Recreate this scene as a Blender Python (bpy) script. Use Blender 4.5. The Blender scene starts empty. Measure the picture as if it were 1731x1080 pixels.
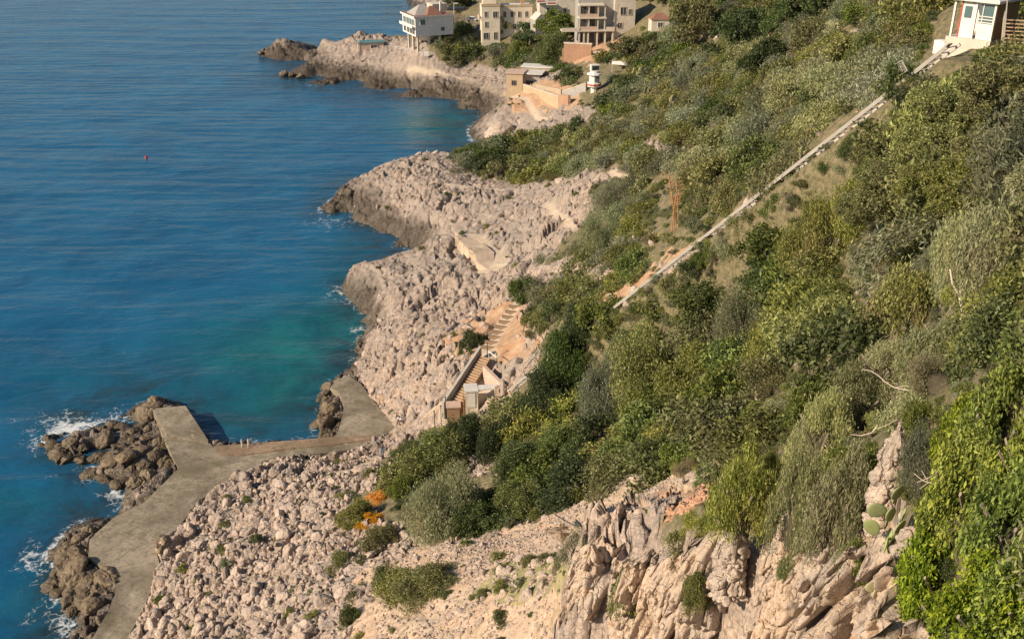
import bpy, math, random
import numpy as np
from mathutils import Vector, Matrix
random.seed(7); RS = np.random.RandomState(7)
R = math.radians
scene = bpy.context.scene; COL = scene.collection
# ------------------------------------------------------------------ camera model
CH, PITCH, FPX, CX, CY = 64.0, R(25), 1700.0, 865.5, 540.0
CP, SP = math.cos(PITCH), math.sin(PITCH)
def ray(u, v):
    a = (np.asarray(u, float)-CX)/FPX; b = (CY-np.asarray(v, float))/FPX
    return a, CP+b*SP, -SP+b*CP
def atT(u, v, t):
    dx, dy, dz = ray(u, v); return np.array([dx*t, dy*t, CH+dz*t], float)
def atZ(u, v, z):
    dx, dy, dz = ray(u, v); return atT(u, v, (z-CH)/dz)
def proj(x, y, z):
    zz = np.asarray(z, float)-CH
    t = np.maximum(y*CP-zz*SP, .01); b = y*SP+zz*CP
    return CX+FPX*x/t, CY-FPX*b/t, t
# ------------------------------------------------------------------ noise
def _h(ix, iy, iz, s):
    n = (ix.astype(np.int64)*374761393+iy.astype(np.int64)*668265263+iz.astype(np.int64)*1274126177+s*974711) & 0xffffffff
    n = ((n ^ (n >> 13))*1274126177) & 0xffffffff
    n = ((n ^ (n >> 16))*2246822519) & 0xffffffff
    return ((n ^ (n >> 15)) & 0xffffff)/float(0xffffff)
def vn2(x, y, s=0):
    ix = np.floor(x); iy = np.floor(y); fx = x-ix; fy = y-iy
    fx = fx*fx*(3-2*fx); fy = fy*fy*(3-2*fy); z = np.zeros_like(ix)
    a = _h(ix, iy, z, s); b = _h(ix+1, iy, z, s); c = _h(ix, iy+1, z, s); d = _h(ix+1, iy+1, z, s)
    return (a*(1-fx)+b*fx)*(1-fy)+(c*(1-fx)+d*fx)*fy
def fbm2(x, y, o=4, s=0):
    r = 0; a = .5; 
    for i in range(o): r = r+a*(vn2(x, y, s+i*7)-.5); x = x*2.03+5.1; y = y*2.03+1.7; a *= .5
    return r
def vn3(x, y, z, s=0):
    ix = np.floor(x); iy = np.floor(y); iz = np.floor(z); fx = x-ix; fy = y-iy; fz = z-iz
    fx = fx*fx*(3-2*fx); fy = fy*fy*(3-2*fy); fz = fz*fz*(3-2*fz); r = 0
    for i in (0, 1):
        for j in (0, 1):
            for k in (0, 1):
                r = r+_h(ix+i, iy+j, iz+k, s)*(fx if i else 1-fx)*(fy if j else 1-fy)*(fz if k else 1-fz)
    return r
def fbm3(x, y, z, o=4, s=0):
    r = 0; a = .5
    for i in range(o): r = r+a*(vn3(x, y, z, s+i*7)-.5); x = x*2.03+5.1; y = y*2.03+1.7; z = z*2.03+3.3; a *= .5
    return r
def worley(x, y, s=0):
    ix = np.floor(x); iy = np.floor(y); F1 = np.full(x.shape, 9.); F2 = F1.copy(); ID = np.zeros(x.shape); z = np.zeros_like(ix)
    for i in (-1, 0, 1):
        for j in (-1, 0, 1):
            cx = ix+i+_h(ix+i, iy+j, z, s); cy = iy+j+_h(ix+i, iy+j, z, s+11)
            d = np.hypot(cx-x, cy-y); m = d < F1
            F2 = np.where(m, F1, np.minimum(F2, d)); ID = np.where(m, _h(ix+i, iy+j, z, s+23), ID); F1 = np.where(m, d, F1)
    return F1, F2, ID
def facets(x, y, s=0):
    ix = np.floor(x); iy = np.floor(y); F1 = np.full(x.shape, 9.); F2 = F1.copy(); ID = np.zeros(x.shape); DX = ID.copy(); DY = ID.copy(); z = np.zeros_like(ix)
    for i in (-1, 0, 1):
        for j in (-1, 0, 1):
            vx = ix+i+_h(ix+i, iy+j, z, s)-x; vy = iy+j+_h(ix+i, iy+j, z, s+11)-y; d = np.hypot(vx, vy); m = d < F1
            F2 = np.where(m, F1, np.minimum(F2, d)); ID = np.where(m, _h(ix+i, iy+j, z, s+23), ID); F1 = np.where(m, d, F1); DX = np.where(m, vx, DX); DY = np.where(m, vy, DY)
    a = ID*41.0; return F1, F2, ID, DX*np.cos(a)+DY*np.sin(a)
def worley3(x, y, z, s=0):
    ix = np.floor(x); iy = np.floor(y); iz = np.floor(z); F1 = np.full(x.shape, 9.); F2 = F1.copy(); ID = np.zeros(x.shape)
    for i in (-1, 0, 1):
        for j in (-1, 0, 1):
            for k in (-1, 0, 1):
                a, b, c = ix+i, iy+j, iz+k
                d = np.sqrt((a+_h(a, b, c, s)-x)**2+(b+_h(a, b, c, s+11)-y)**2+(c+_h(a, b, c, s+31)-z)**2); m = d < F1
                F2 = np.where(m, F1, np.minimum(F2, d)); ID = np.where(m, _h(a, b, c, s+23), ID); F1 = np.where(m, d, F1)
    return F1, F2, ID
# ------------------------------------------------------------------ terrain control points
CT = []   # x, y, z
def T(*rows):
    for u, v, t in rows: CT.append(atT(u, v, t))
def Z(z, *rows):
    for r in rows: CT.append(atZ(r[0], r[1], z))
def W(*rows):
    for r in rows: CT.append(np.array(r, float))
Z(0, (436,90),(452,96),(470,102),(500,103),(538,102),(478,127),(530,136),(575,141),(617,146),(655,152),(689,157),(747,167),(775,183),(816,186),(798,212),(796,230),(806,243),
  (541,351),(570,362),(600,374),(635,392),(660,411),(690,417),(583,480),(588,505),(602,526),(622,536),(618,558),(600,582),(597,605),(585,625),(556,650),(541,662),(537,690),(536,715),(543,738),
  (75,745),(88,768),(135,772),(148,800),(200,818),(206,850),(185,873),(140,885),(92,922),(76,948),(82,985),(118,1012),(132,1045),(105,1085),(110,727),(160,720),(215,710),(240,686),(262,676),(60,1150))
Z(-5, (395,92),(425,112),(450,140),(530,160),(600,168),(690,185),(750,205),(770,230),(500,345),(520,385),(580,405),(555,445),(550,500),(560,545),(555,580),(545,610),(515,650),(500,690),(450,700),(390,700),(340,660),(290,645),(230,655),(150,690),(70,705),(30,740),(30,800),(100,850),(90,890),(40,920),(30,990),(70,1040),(30,1090),(0,1150))
Z(3.5, (512,79),(530,84)); Z(2, (522,93),(540,95))
Z(-4, (560,20),(600,32),(640,22),(655,0),(620,-20),(690,-25))
Z(-2, (515,114),(545,107),(615,403),(625,428),(660,424),(585,540),(590,575),(560,625),(520,700),(515,730),(440,738),(370,742),(345,722),(330,695),(290,680),(175,855),(150,868),(160,790),(110,778))
Z(1.0, (150,745),(200,735),(240,720),(260,750),(200,765),(120,745),(230,785),(270,775),(190,790),(240,810),(215,835),(140,925),(120,950),(110,980),(150,980),(160,1010),(150,1050),(170,890),(250,700))
Z(1.2, (290,720),(320,770),(400,785),(500,768),(600,750),(350,800),(300,850),(240,880),(200,920),(220,960),(230,1000),(200,1050),(160,1090),(600,690),(630,710),(600,660),(290,690),(350,760),(430,765),(580,740))
T((478,66,347),(544,60,338),(602,57,332),(500,85,342),(550,85,331),(600,80,322),(600,110,314),(620,130,304),(560,127,309),(520,120,313),(590,120,309),(660,110,305),(700,130,298),(680,92,307),(705,83,302),(740,76,300),(765,60,305),(740,140,290),(790,160,276),(840,170,268),(820,140,284),(780,110,298),(800,80,305),(860,100,292),
  (720,62,314),(800,45,320),(870,40,310),(950,60,285),(1050,70,262),(850,181,246),(870,228,238),(930,200,228),(660,138,301),(900,172,245))
T((595,309,200),(639,284,203),(679,267,206),(740,258,207),(789,258,205),(570,340,198),(600,345,193),(640,365,188),(640,330,193),(700,350,183),(700,300,192),(690,395,180),(760,350,177),(760,300,188),(740,385,175))
for u, v, t in ((595,309,200),(639,284,203),(679,267,206),(740,258,207)):
    p = atT(u, v, t); W((p[0]-2, p[1]+11, 0), (p[0]-4, p[1]+20, -4))
for u, v, t in ((478,66,347),(544,60,338),(602,57,332)):
    p = atT(u, v, t); W((p[0], p[1]+14, 0), (p[0], p[1]+30, -5))
p = atT(789, 258, 205); W((p[0]-2, p[1]+24, 0), (p[0]-12, p[1]+28, -3))
T((800,300,190),(800,370,172),(800,410,162),(800,450,151),(900,450,136),(900,400,150),(900,350,165),(900,300,182),(900,250,205),(1000,400,130),(1000,300,150),(1000,200,190),(1000,150,225),(1000,90,262),
  (860,410,155),(950,350,150),(960,250,190))
T((587,456,162),(630,444,164),(688,420,165),(745,398,164),(640,500,150),(600,480,158),(700,450,157),(700,500,147),(760,440,155),(760,500,143),(650,560,139),(700,560,134),(760,560,130),(820,520,135),(850,480,136),(860,540,126),
  (620,600,135.5),(660,620,129),(700,620,125),(760,620,119),(640,655,127.5),(690,680,120),(730,670,116.5),(800,600,116),(850,580,115.5),(830,668,107),(870,655,107),(760,715,110),(690,737,114),(645,762,113),(900,560,112),(820,630,111))
p = atT(688, 420, 165); W((p[0]-2, p[1]+6, -1)); p = atT(630, 444, 164); W((p[0]-2, p[1]+7, -2)); p = atT(745, 398, 164); W((p[0]-3, p[1]+6, 1.5))
T((448,776,113.4),(367,825,108),(314,874,103.5),(269,950,96.6),(216,1078,87.6),(500,820,104),(560,820,100),(620,800,100),(700,800,95),(450,900,94),(400,900,96.5),(350,950,91.5),(300,1050,84),(550,900,88),(450,1000,82.5),
  (650,900,83),(550,1000,76),(650,1000,70),(400,1080,75.5),(550,1080,68),(700,1080,60),(750,900,78),(750,1000,64),(850,900,73),(850,1000,58),(850,1080,53),(940,900,66),(930,1000,52),(915,1080,47),
  (800,830,85),(760,760,97),(850,750,92),(850,820,82),(950,700,90),(950,620,97),(950,540,104),(950,800,80),(1050,800,72),(1050,700,82),(1050,620,89),(1050,560,92),(1130,790,64),(1150,700,72),(1150,600,80),(1150,500,84.5),
  (1250,600,72),(1250,500,76),(1250,420,79),(1250,700,62),(1240,800,49),(1350,300,75),(1350,400,71),(1350,500,66),(1350,600,58),(1350,700,48),(1350,800,38),(1450,220,68),(1450,320,63),(1450,400,59),(1450,500,53),(1450,600,45),(1450,700,36),
  (1550,130,64),(1550,220,60),(1550,300,54),(1550,400,48),(1550,500,41),(1550,600,33),(1550,700,26),(1550,800,21),(1650,80,63),(1650,200,54),(1650,300,47),(1650,400,39),(1650,500,32),(1650,600,26),(1650,700,21),(1650,800,17),(1650,900,14),(1650,1000,12.3),
  (1800,80,61),(1850,300,44),(1850,500,30),(1850,700,20),(1850,900,13),(1130,310,120),(1130,200,165),(1130,100,220),(1130,40,250),(1300,200,104),(1300,100,150),(1300,30,190),(1450,100,97),(1450,30,122),(1550,40,84),(1200,400,88),(1100,400,105),(1050,480,98),(1100,480,91),(1200,310,100),(1010,540,95))
RA, RB = atT(1612, 78, 61), atT(868, 657, 106)
for k in np.linspace(0, 1, 12):
    q = RA*(1-k)+RB*k; W((q[0], q[1], q[2]-.28))
# foreground cliff lip
LIP = [(1012,905,50),(988,897,45),(1010,915,42.5),(1060,935,40.5),(1100,935,38.5),(1150,930,36.5),(1190,905,34),(1235,890,32.5),(1262,945,32.3),(1300,880,30),(1335,895,28.5),(1400,905,26),(1450,895,24.3),(1500,905,21.8),(1535,930,19.5),(1560,1000,17.5),(1580,1090,15)]
LP = [atT(*a) for a in LIP]
for i, (a, p) in enumerate(zip(LIP, LP)):
    W((p[0]*1.03, p[1]*1.03, p[2]-.5))
    if i > 2: W((p[0]*.93, p[1]*.93, p[2]-7))
T((1100,880,44),(1150,850,49),(1050,880,50),(1200,860,44),(1300,850,35),(1400,850,30))
W((0,-4,62),(3,-2,62),(0,2.5,58),(5,2,57.5),(8,4,58),(12,5,60),(1,8,50),(1,15,42),(1,23,35),(2,30,31),(-10,10,44),(-10,25,28),(-20,20,18),(-25,35,8),(-38,30,0),(-38,50,0),(-45,30,-4),(-46,55,-4),(-40,0,0),(-40,-20,0),(4,6,54),(3.5,12,46),(10,-10,63),(25,0,66),(25,30,60),(45,60,60),(60,120,62),(80,180,66),(60,250,50),(0,400,26),(60,400,45),(100,330,60),(150,250,80),(100,50,75),(60,0,72),(-30,385,-4),(-10,400,-2),(10,400,8),(-60,400,-4),(-90,380,-8),(-200,400,-10),(-200,200,-10),(-200,50,-10),(-100,0,-9),(-100,120,-9),(-150,300,-10),(0,560,40),(100,560,70),(-60,560,-6),(250,400,110),(250,100,110),(250,560,110),(-200,560,-10),(100,-60,75),(0,-60,60),(-60,-60,-5))
STA, STB = atT(759, 685, 110), atT(814, 598, 112.8)
for k in np.linspace(-.05, 1.1, 8):
    q = STA*(1-k)+STB*k; W((q[0]+.3, q[1], q[2]-.55), (q[0]+1.9, q[1]-.4, q[2]-.7))
CT = np.array(CT)
pass
def _phi(d): return np.sqrt(d*d+2.0)
_D = np.hypot(CT[:, 0][:, None]-CT[:, 0], CT[:, 1][:, None]-CT[:, 1])
_n = len(CT); _A = np.zeros((_n+1, _n+1)); _A[:_n, :_n] = _phi(_D)+np.eye(_n)*-.12; _A[:_n, _n] = 1; _A[_n, :_n] = 1
_w = np.linalg.solve(_A, np.append(CT[:, 2], 0))
TH0, TH1, NTH = R(-88), R(100), 760
LR0, LR1, NR = math.log(1.6), math.log(560), 620
_th = np.linspace(TH0, TH1, NTH); _lr = np.linspace(LR0, LR1, NR)
_TH, _LR = np.meshgrid(_th, _lr, indexing='ij'); _gx = np.exp(_LR)*np.sin(_TH); _gy = np.exp(_LR)*np.cos(_TH)
_G = np.zeros(_gx.shape)
for i in range(NTH):
    _G[i] = _phi(np.hypot(_gx[i][:, None]-CT[:, 0], _gy[i][:, None]-CT[:, 1])) @ _w[:_n]+_w[_n]
def Hb(x, y):
    x = np.asarray(x, float); y = np.asarray(y, float)
    th = np.arctan2(x, y); lr = .5*np.log(np.maximum(x*x+y*y, 2.6))
    a = np.clip((th-TH0)/(TH1-TH0)*(NTH-1), 0, NTH-1.001); b = np.clip((lr-LR0)/(LR1-LR0)*(NR-1), 0, NR-1.001)
    i = a.astype(int); j = b.astype(int); fa = a-i; fb = b-j
    return (_G[i, j]*(1-fa)+_G[i+1, j]*fa)*(1-fb)+(_G[i, j+1]*(1-fa)+_G[i+1, j+1]*fa)*fb
def hit(u, v, t0=8, t1=700):
    t = np.exp(np.linspace(math.log(t0), math.log(t1), 2500)); dx, dy, dz = ray(u, v)
    g = np.maximum(Hb(dx*t, dy*t), 0); k = np.nonzero(CH+dz*t <= g)[0]
    t = t[k[0]] if len(k) else t[-1]
    return np.array([dx*t, dy*t, CH+dz*t]), t
# ------------------------------------------------------------------ ground cover map
SC = 3; MW, MH = 1731//SC+1, 1080//SC+1
_mu, _mv = np.meshgrid((np.arange(MW)+.5)*SC, (np.arange(MH)+.5)*SC)
def inpoly(px, py, poly):
    r = np.zeros(np.shape(px), bool); n = len(poly)
    for i in range(n):
        x1, y1 = poly[i]; x2, y2 = poly[(i+1) % n]
        if y1 == y2: continue
        r ^= ((y1 > py) != (y2 > py)) & (px < (x2-x1)*(py-y1)/(y2-y1)+x1)
    return r
COVER = np.zeros((MH, MW), int)
def cov(k, poly): COVER[inpoly(_mu, _mv, poly)] = k
ROCK, VEG, SCREE, EARTH, GRASS = 0, 1, 2, 3, 4
cov(VEG, [(765,262),(800,262),(880,238),(985,215),(1035,185),(985,175),(960,125),(900,130),(855,112),(800,112),(735,100),(722,70),(660,62),(630,60),(640,40),(700,30),(800,-5),(1740,-5),(1740,1090),(1560,1090),(1540,900),(1518,760),(1500,700),(1470,740),(1470,850),(1400,890),(1340,860),(1300,860),(1200,895),(1120,930),(1100,880),(1190,820),(1130,790),(1000,850),(870,890),(830,870),(700,905),(690,890),(620,870),(600,840),(650,800),(650,770),(700,745),(790,720),(830,690),(900,640),(915,600),(930,560),(900,540),(905,500),(950,480),(1010,480),(1050,460),(1040,440),(930,440),(950,400),(990,370),(1020,320),(1060,300),(1040,280),(960,300),(880,306),(810,292),(780,280)])
cov(ROCK, [(1450,45),(1500,35),(1505,90),(1450,85)]); cov(ROCK, [(1085,235),(1140,228),(1135,272),(1090,272)]); cov(ROCK, [(1085,490),(1180,455),(1175,470),(1100,530),(1070,530)])
cov(ROCK, [(790,760),(850,770),(840,820),(780,800)]); cov(ROCK, [(1000,460),(1040,445),(1030,480),(1000,490)])
cov(SCREE, [(1140,770),(1195,800),(1110,835),(1010,875),(965,930),(950,1090),(600,1090),(650,1010),(610,970),(690,930),(860,890),(1000,840)])
cov(EARTH, [(750,575),(800,545),(850,515),(885,520),(900,600),(870,620),(840,600),(800,600),(770,600)]); cov(EARTH, [(1010,505),(1100,465),(1190,390),(1320,300),(1330,310),(1200,400),(1130,455),(1020,540)]); cov(EARTH, [(1105,870),(1190,815),(1205,850),(1130,890)])
cov(EARTH, [(855,150),(960,130),(990,180),(860,190)]); cov(EARTH, [(940,60),(1000,70),(1090,60),(1100,80),(990,110),(940,100)])
cov(GRASS, [(850,955),(920,950),(990,965),(960,1010),(830,1005),(800,980)]); cov(GRASS, [(640,805),(700,770),(700,800),(660,830)])
def coverat(x, y, z, jit=0):
    u, v, t = proj(x, y, z)
    if jit != 0:
        u = u+fbm2(x*.5, y*.5, 3, 51)*jit*FPX/t; v = v+fbm2(x*.5, y*.5, 3, 81)*jit*FPX/t*.6
    return COVER[np.clip(v/SC, 0, MH-1).astype(int), np.clip(u/SC, 0, MW-1).astype(int)]
# smoothed or kept-clear ribbons: (list of pixel points, half width m)
FLAT = []
def ribbon(pts, hw, dense=1.0):
    P = [hit(u, v)[0] for u, v in pts]; FLAT.append((P, hw)); return P
PATHS = {
 'terrace': ribbon([(790,402),(812,425),(836,450)], 2.4),
 'upper_path': ribbon([(822,588),(840,560),(856,535),(872,515)], 1.1),
 'winding': ribbon([(922,342),(938,358),(955,368),(972,382)], .4),
 'ridge_path': ribbon([(1062,298),(1035,288),(1015,293),(1008,302)], .35),
 'coast_path': ribbon([(690,120),(740,122),(790,135),(850,160),(900,185),(935,200)], .7),
 'middle_path': ribbon([(755,310),(800,314),(850,322)], .4),
 'stair_way': ribbon([(764,686),(818,600)], 1.6), 'station_yard': ribbon([(780,692),(815,678),(850,668),(870,660)], 1.8),
 'scree_path': ribbon([(640,770),(600,790),(560,800)], .8)}
QUAY = [(257,693),(281,750),(301,791),(265,827),(244,848),(195,872),(151,909),(149,941),(179,966),(198,990),(183,1031),(159,1072),(120,1130),(170,1160),(216,1080),(244,1027),(261,986),(269,954),(265,925),(293,901),(314,876),(334,848),(367,827),(407,803),(448,778),(500,772),(560,764),(620,754),(660,738),(670,722),(652,700),(630,675),(610,647),(590,635),(565,642),(558,655),(571,662),(581,686),(579,702),(571,730),(560,741),(500,746),(361,756),(316,686)]
QZ = 1.45; QW = [atZ(u, v, QZ)[:2] for u, v in QUAY]
def segd(x, y, a, b):
    ax, ay = a[0], a[1]; bx, by = b[0]-ax, b[1]-ay; k = np.clip(((x-ax)*bx+(y-ay)*by)/(bx*bx+by*by+1e-9), 0, 1)
    return np.hypot(x-ax-k*bx, y-ay-k*by), k
def detail(x, y, zb):
    """rock, earth and scrub relief in metres, and the cover weights"""
    cv = coverat(x, y, zb, 5.5); rock = (cv == ROCK).astype(float); sea = zb < 0
    rock = np.where(sea | (zb < 1.6), 1, rock)
    wx = x+fbm2(x*.35, y*.35, 3, 3)*2.2; wy = y+fbm2(x*.35, y*.35, 3, 9)*2.2
    dist = np.hypot(x, y); k = np.clip(dist/130, .55, 1.7)
    f1, f2, i1, t1 = facets((wx*.8+wy*.6)/3.3, (wy*.8-wx*.6)/1.35, 1); g1, g2, i2 = worley(wx/.85, wy/.75, 5); e1, e2, i3, t3 = facets(wx/6.5, wy/4.5, 15); g1, g2, i2, t2 = facets(wx/.95, wy/.75, 5)
    big = t3*1.5+(i3-.5)*1.9; rid = .35-np.abs(fbm2(x*.55+3, y*.55, 4, 91))*2.6
    am = np.clip(1.15-(dist-95)/110, .5, 1)
    d = rock*((1-np.clip(f1, 0, 1)**2)*.35+t1*.55*am+(i1-.5)*.62*am+((1-np.clip(g1, 0, 1)**2)*.12+t2*.26+(i2-.5)*.3)+rid*.45*am+big*am*.8*np.clip((dist-70)/60, .25, 1)-.8*np.clip((.13-(f2-f1))/.13, 0, 1)-.28*np.clip((.15-(g2-g1))/.15, 0, 1)-.5*np.clip((.1-(e2-e1))/.1, 0, 1))
    d = d*np.where(rock > 0, np.clip(.8+fbm2(x*.11, y*.11, 3, 17)*2.4, .5, 1.35), 1)-.3*rock
    d = np.where(zb < 1.8, d*.8, d)
    sc = (cv == SCREE) | (cv == GRASS)
    d = d+(1-rock)*np.where(sc, fbm2(x*.25, y*.25, 4, 21)*1.2+(1-np.clip(g1, 0, 1)**2)*.12, fbm2(x*.3, y*.3, 4, 33)*1.6)
    flat = np.ones_like(x)
    q, k = segd(x, y, RA, RB); w = np.clip(1-(q-1.0)/2.2, 0, 1); w = w*w*(3-2*w); d = d*(1-w)+(RA[2]+(RB[2]-RA[2])*k-.62-zb)*w
    for P, hw in FLAT:
        for a, b in zip(P[:-1], P[1:]):
            m = (np.abs(x-(a[0]+b[0])/2) < 30) & (np.abs(y-(a[1]+b[1])/2) < 30)
            if m.any():
                q, _ = segd(x[m], y[m], a, b); flat[m] = np.minimum(flat[m], np.clip((q-hw)/.6, 0, 1))
    m = (x > -60) & (x < 5) & (y > 55) & (y < 135)
    qi = np.zeros(x.shape, bool); qi[m] = inpoly(x[m], y[m], QW)
    d = d*flat-(1-flat)*.25
    d = np.where(qi, np.minimum(zb+d, .7)-zb, d)
    u, v, t = proj(x, y, np.minimum(zb, 0)); bas = inpoly(u, v, [(316,684),(361,757),(410,755),(547,744),(537,712),(500,690),(400,660),(330,670)]); d = np.where(bas, np.minimum(zb+d, -1.3)-zb, d)
    return d, cv, rock
def ground(x, y):
    x = np.atleast_1d(np.asarray(x, float)); y = np.atleast_1d(np.asarray(y, float)); zb = Hb(x, y); return zb+detail(x, y, zb)[0]
def gz(x, y): return float(ground(x, y)[0])

# ------------------------------------------------------------------ mesh helpers
def mesh_np(name, V, F, mats=(), mi=None, smooth=False, attrs=None):
    me = bpy.data.meshes.new(name); V = np.asarray(V, np.float32); F = np.asarray(F, np.int32); k = F.shape[1]
    me.vertices.add(len(V)); me.vertices.foreach_set('co', V.ravel())
    me.loops.add(F.size); me.loops.foreach_set('vertex_index', F.ravel())
    me.polygons.add(len(F)); me.polygons.foreach_set('loop_start', np.arange(len(F), dtype=np.int32)*k); me.polygons.foreach_set('loop_total', np.full(len(F), k, np.int32))
    for m in mats: me.materials.append(m)
    if mi is not None: me.polygons.foreach_set('material_index', np.asarray(mi, np.int32))
    me.polygons.foreach_set('use_smooth', np.full(len(F), bool(smooth)))
    if attrs:
        for an, ar in attrs.items():
            at = me.attributes.new(an, 'FLOAT', 'POINT'); at.data.foreach_set('value', np.asarray(ar, np.float32).ravel())
    me.update(calc_edges=True); return me
def grid_faces(n, m, keep=None):
    i, j = np.meshgrid(np.arange(n-1), np.arange(m-1), indexing='ij'); a = (i*m+j).ravel()
    F = np.stack([a, a+m, a+m+1, a+1], 1)
    return F if keep is None else F[keep.ravel()]
def tag(o, label=None, cat=None, group=None, kind=None):
    if label: o['label'] = label
    if cat: o['category'] = cat
    if group: o['group'] = group
    if kind: o['kind'] = kind
    return o
def link(name, me, parent=None, loc=None):
    o = bpy.data.objects.new(name, me); COL.objects.link(o)
    if parent is not None: o.parent = parent
    if loc is not None: o.location = loc
    return o
def thing(name, label, cat, loc=(0, 0, 0), rz=0, group=None):
    o = link(name, None, None, loc); o.rotation_euler = (0, 0, rz); o.empty_display_size = .5
    return tag(o, label, cat, group)
class MB:
    def __init__(s): s.v = []; s.f = []
    def poly(s, pts, faces):
        n = len(s.v); s.v += [tuple(map(float, p)) for p in pts]; s.f += [tuple(i+n for i in f) for f in faces]; return s
    def box(s, x0, x1, y0, y1, z0, z1, M=None):
        P = [(x0,y0,z0),(x1,y0,z0),(x1,y1,z0),(x0,y1,z0),(x0,y0,z1),(x1,y0,z1),(x1,y1,z1),(x0,y1,z1)]
        if M is not None: P = [M @ Vector(p) for p in P]
        return s.poly(P, [(0,3,2,1),(4,5,6,7),(0,1,5,4),(1,2,6,5),(2,3,7,6),(3,0,4,7)])
    def bar(s, a, b, w, h=None, n=4):
        a = Vector(a); b = Vector(b); h = h or w; d = (b-a).normalized()
        up = Vector((0, 0, 1)) if abs(d.z) < .95 else Vector((0, 1, 0)); r = d.cross(up).normalized(); u = r.cross(d)
        P = []
        for p in (a, b):
            for k in range(n):
                an = 2*math.pi*(k+.5)/n; q = 1.414 if n == 4 else 1
                P.append(p+r*math.cos(an)*w/2*q+u*math.sin(an)*h/2*q)
        return s.poly(P, [tuple(range(n))[::-1], tuple(range(n, 2*n))]+[(k, (k+1) % n, n+(k+1) % n, n+k) for k in range(n)])
    def prism(s, poly, z0, z1):
        n = len(poly); return s.poly([(x, y, z0) for x, y in poly]+[(x, y, z1) for x, y in poly], [tuple(range(n))[::-1], tuple(range(n, 2*n))]+[(k, (k+1) % n, n+(k+1) % n, n+k) for k in range(n)])
    def build(s, name, mat, parent=None, loc=None, bevel=0, label=None):
        me = bpy.data.meshes.new(name); me.from_pydata(s.v, [], s.f); me.materials.append(mat); me.update()
        o = link(name, me, parent, loc)
        if bevel:
            b = o.modifiers.new('bev', 'BEVEL'); b.width = bevel; b.segments = 2; b.limit_method = 'ANGLE'
        if label: o['label'] = label
        return o
# ------------------------------------------------------------------ materials
class NT:
    def __init__(s, name):
        s.m = bpy.data.materials.new(name); s.m.use_nodes = True; s.t = s.m.node_tree; s.n = s.t.nodes; s.n.clear()
        s.out = s.n.new('ShaderNodeOutputMaterial')
    def N(s, typ, ins=None, **kw):
        n = s.n.new(typ)
        for k, v in kw.items(): setattr(n, k, v)
        for k, v in (ins or {}).items(): s.set(n, k, v)
        return n
    def set(s, n, k, v):
        if isinstance(v, bpy.types.Node): v = v.outputs[0]
        if isinstance(v, bpy.types.NodeSocket): s.t.links.new(v, n.inputs[k])
        else: n.inputs[k].default_value = v
    def noise(s, vec, scale, detail=4, rough=.6, dist=0): return s.N('ShaderNodeTexNoise', {'Vector': vec, 'Scale': scale, 'Detail': detail, 'Roughness': rough, 'Distortion': dist}).outputs['Fac']
    def vor(s, vec, scale, feature='F1', out='Distance'): return s.N('ShaderNodeTexVoronoi', {'Vector': vec, 'Scale': scale}, feature=feature).outputs[out]
    def ramp(s, f, stops):
        n = s.N('ShaderNodeValToRGB', {'Fac': f}); e = n.color_ramp.elements
        while len(e) < len(stops): e.new(.5)
        for x, (p, c) in zip(e, stops): x.position = p; x.color = (c, c, c, 1) if isinstance(c, (int, float)) else (*c, 1)
        return n.outputs[0]
    def mix(s, f, a, b, bt='MIX'):
        n = s.N('ShaderNodeMix', data_type='RGBA', blend_type=bt)
        for k, v in ((0, f), (6, a), (7, b)):
            if isinstance(v, tuple) and len(v) == 3: v = (*v, 1)
            s.set(n, k, v)
        return n.outputs[2]
    def math(s, op, a, b=0, c=None, clamp=False):
        n = s.N('ShaderNodeMath', {0: a, 1: b}, operation=op, use_clamp=clamp)
        if c is not None: s.set(n, 2, c)
        return n.outputs[0]
    def attr(s, name, out='Fac'): return s.N('ShaderNodeAttribute', attribute_name=name).outputs[out]
    def maprange(s, v, a, b, c=0, d=1): return s.N('ShaderNodeMapRange', {0: v, 1: a, 2: b, 3: c, 4: d}).outputs[0]
    def bsdf(s, col, rough=.85, bump=None, bstr=.5, bdist=.1, **kw):
        ins = {'Base Color': col if not isinstance(col, tuple) else (*col, 1), 'Roughness': rough}; ins.update(kw)
        b = s.N('ShaderNodeBsdfPrincipled', ins)
        if bump is not None: s.set(b, 'Normal', s.N('ShaderNodeBump', {'Height': bump, 'Strength': bstr, 'Distance': bdist}).outputs[0])
        s.t.links.new(b.outputs[0], s.out.inputs[0]); return s.m
def plain(name, col, rough=.8, var=.25, scale=1.5, metal=0, bump=.02):
    n = NT(name); g = n.N('ShaderNodeTexCoord').outputs['Object']; f = n.noise(g, scale, 6, .65); f2 = n.noise(g, scale*.23, 3, .6)
    c = n.mix(n.ramp(f, [(.3, 0), (.7, 1)]), tuple(x*(1-var) for x in col), tuple(min(1, x*(1+var*.6)) for x in col))
    c = n.mix(n.ramp(f2, [(.45, 0), (.75, .5)]), c, tuple(x*(1-var*1.3) for x in col))
    return n.bsdf(c, rough, f, .4, bump, Metallic=metal)
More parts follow.
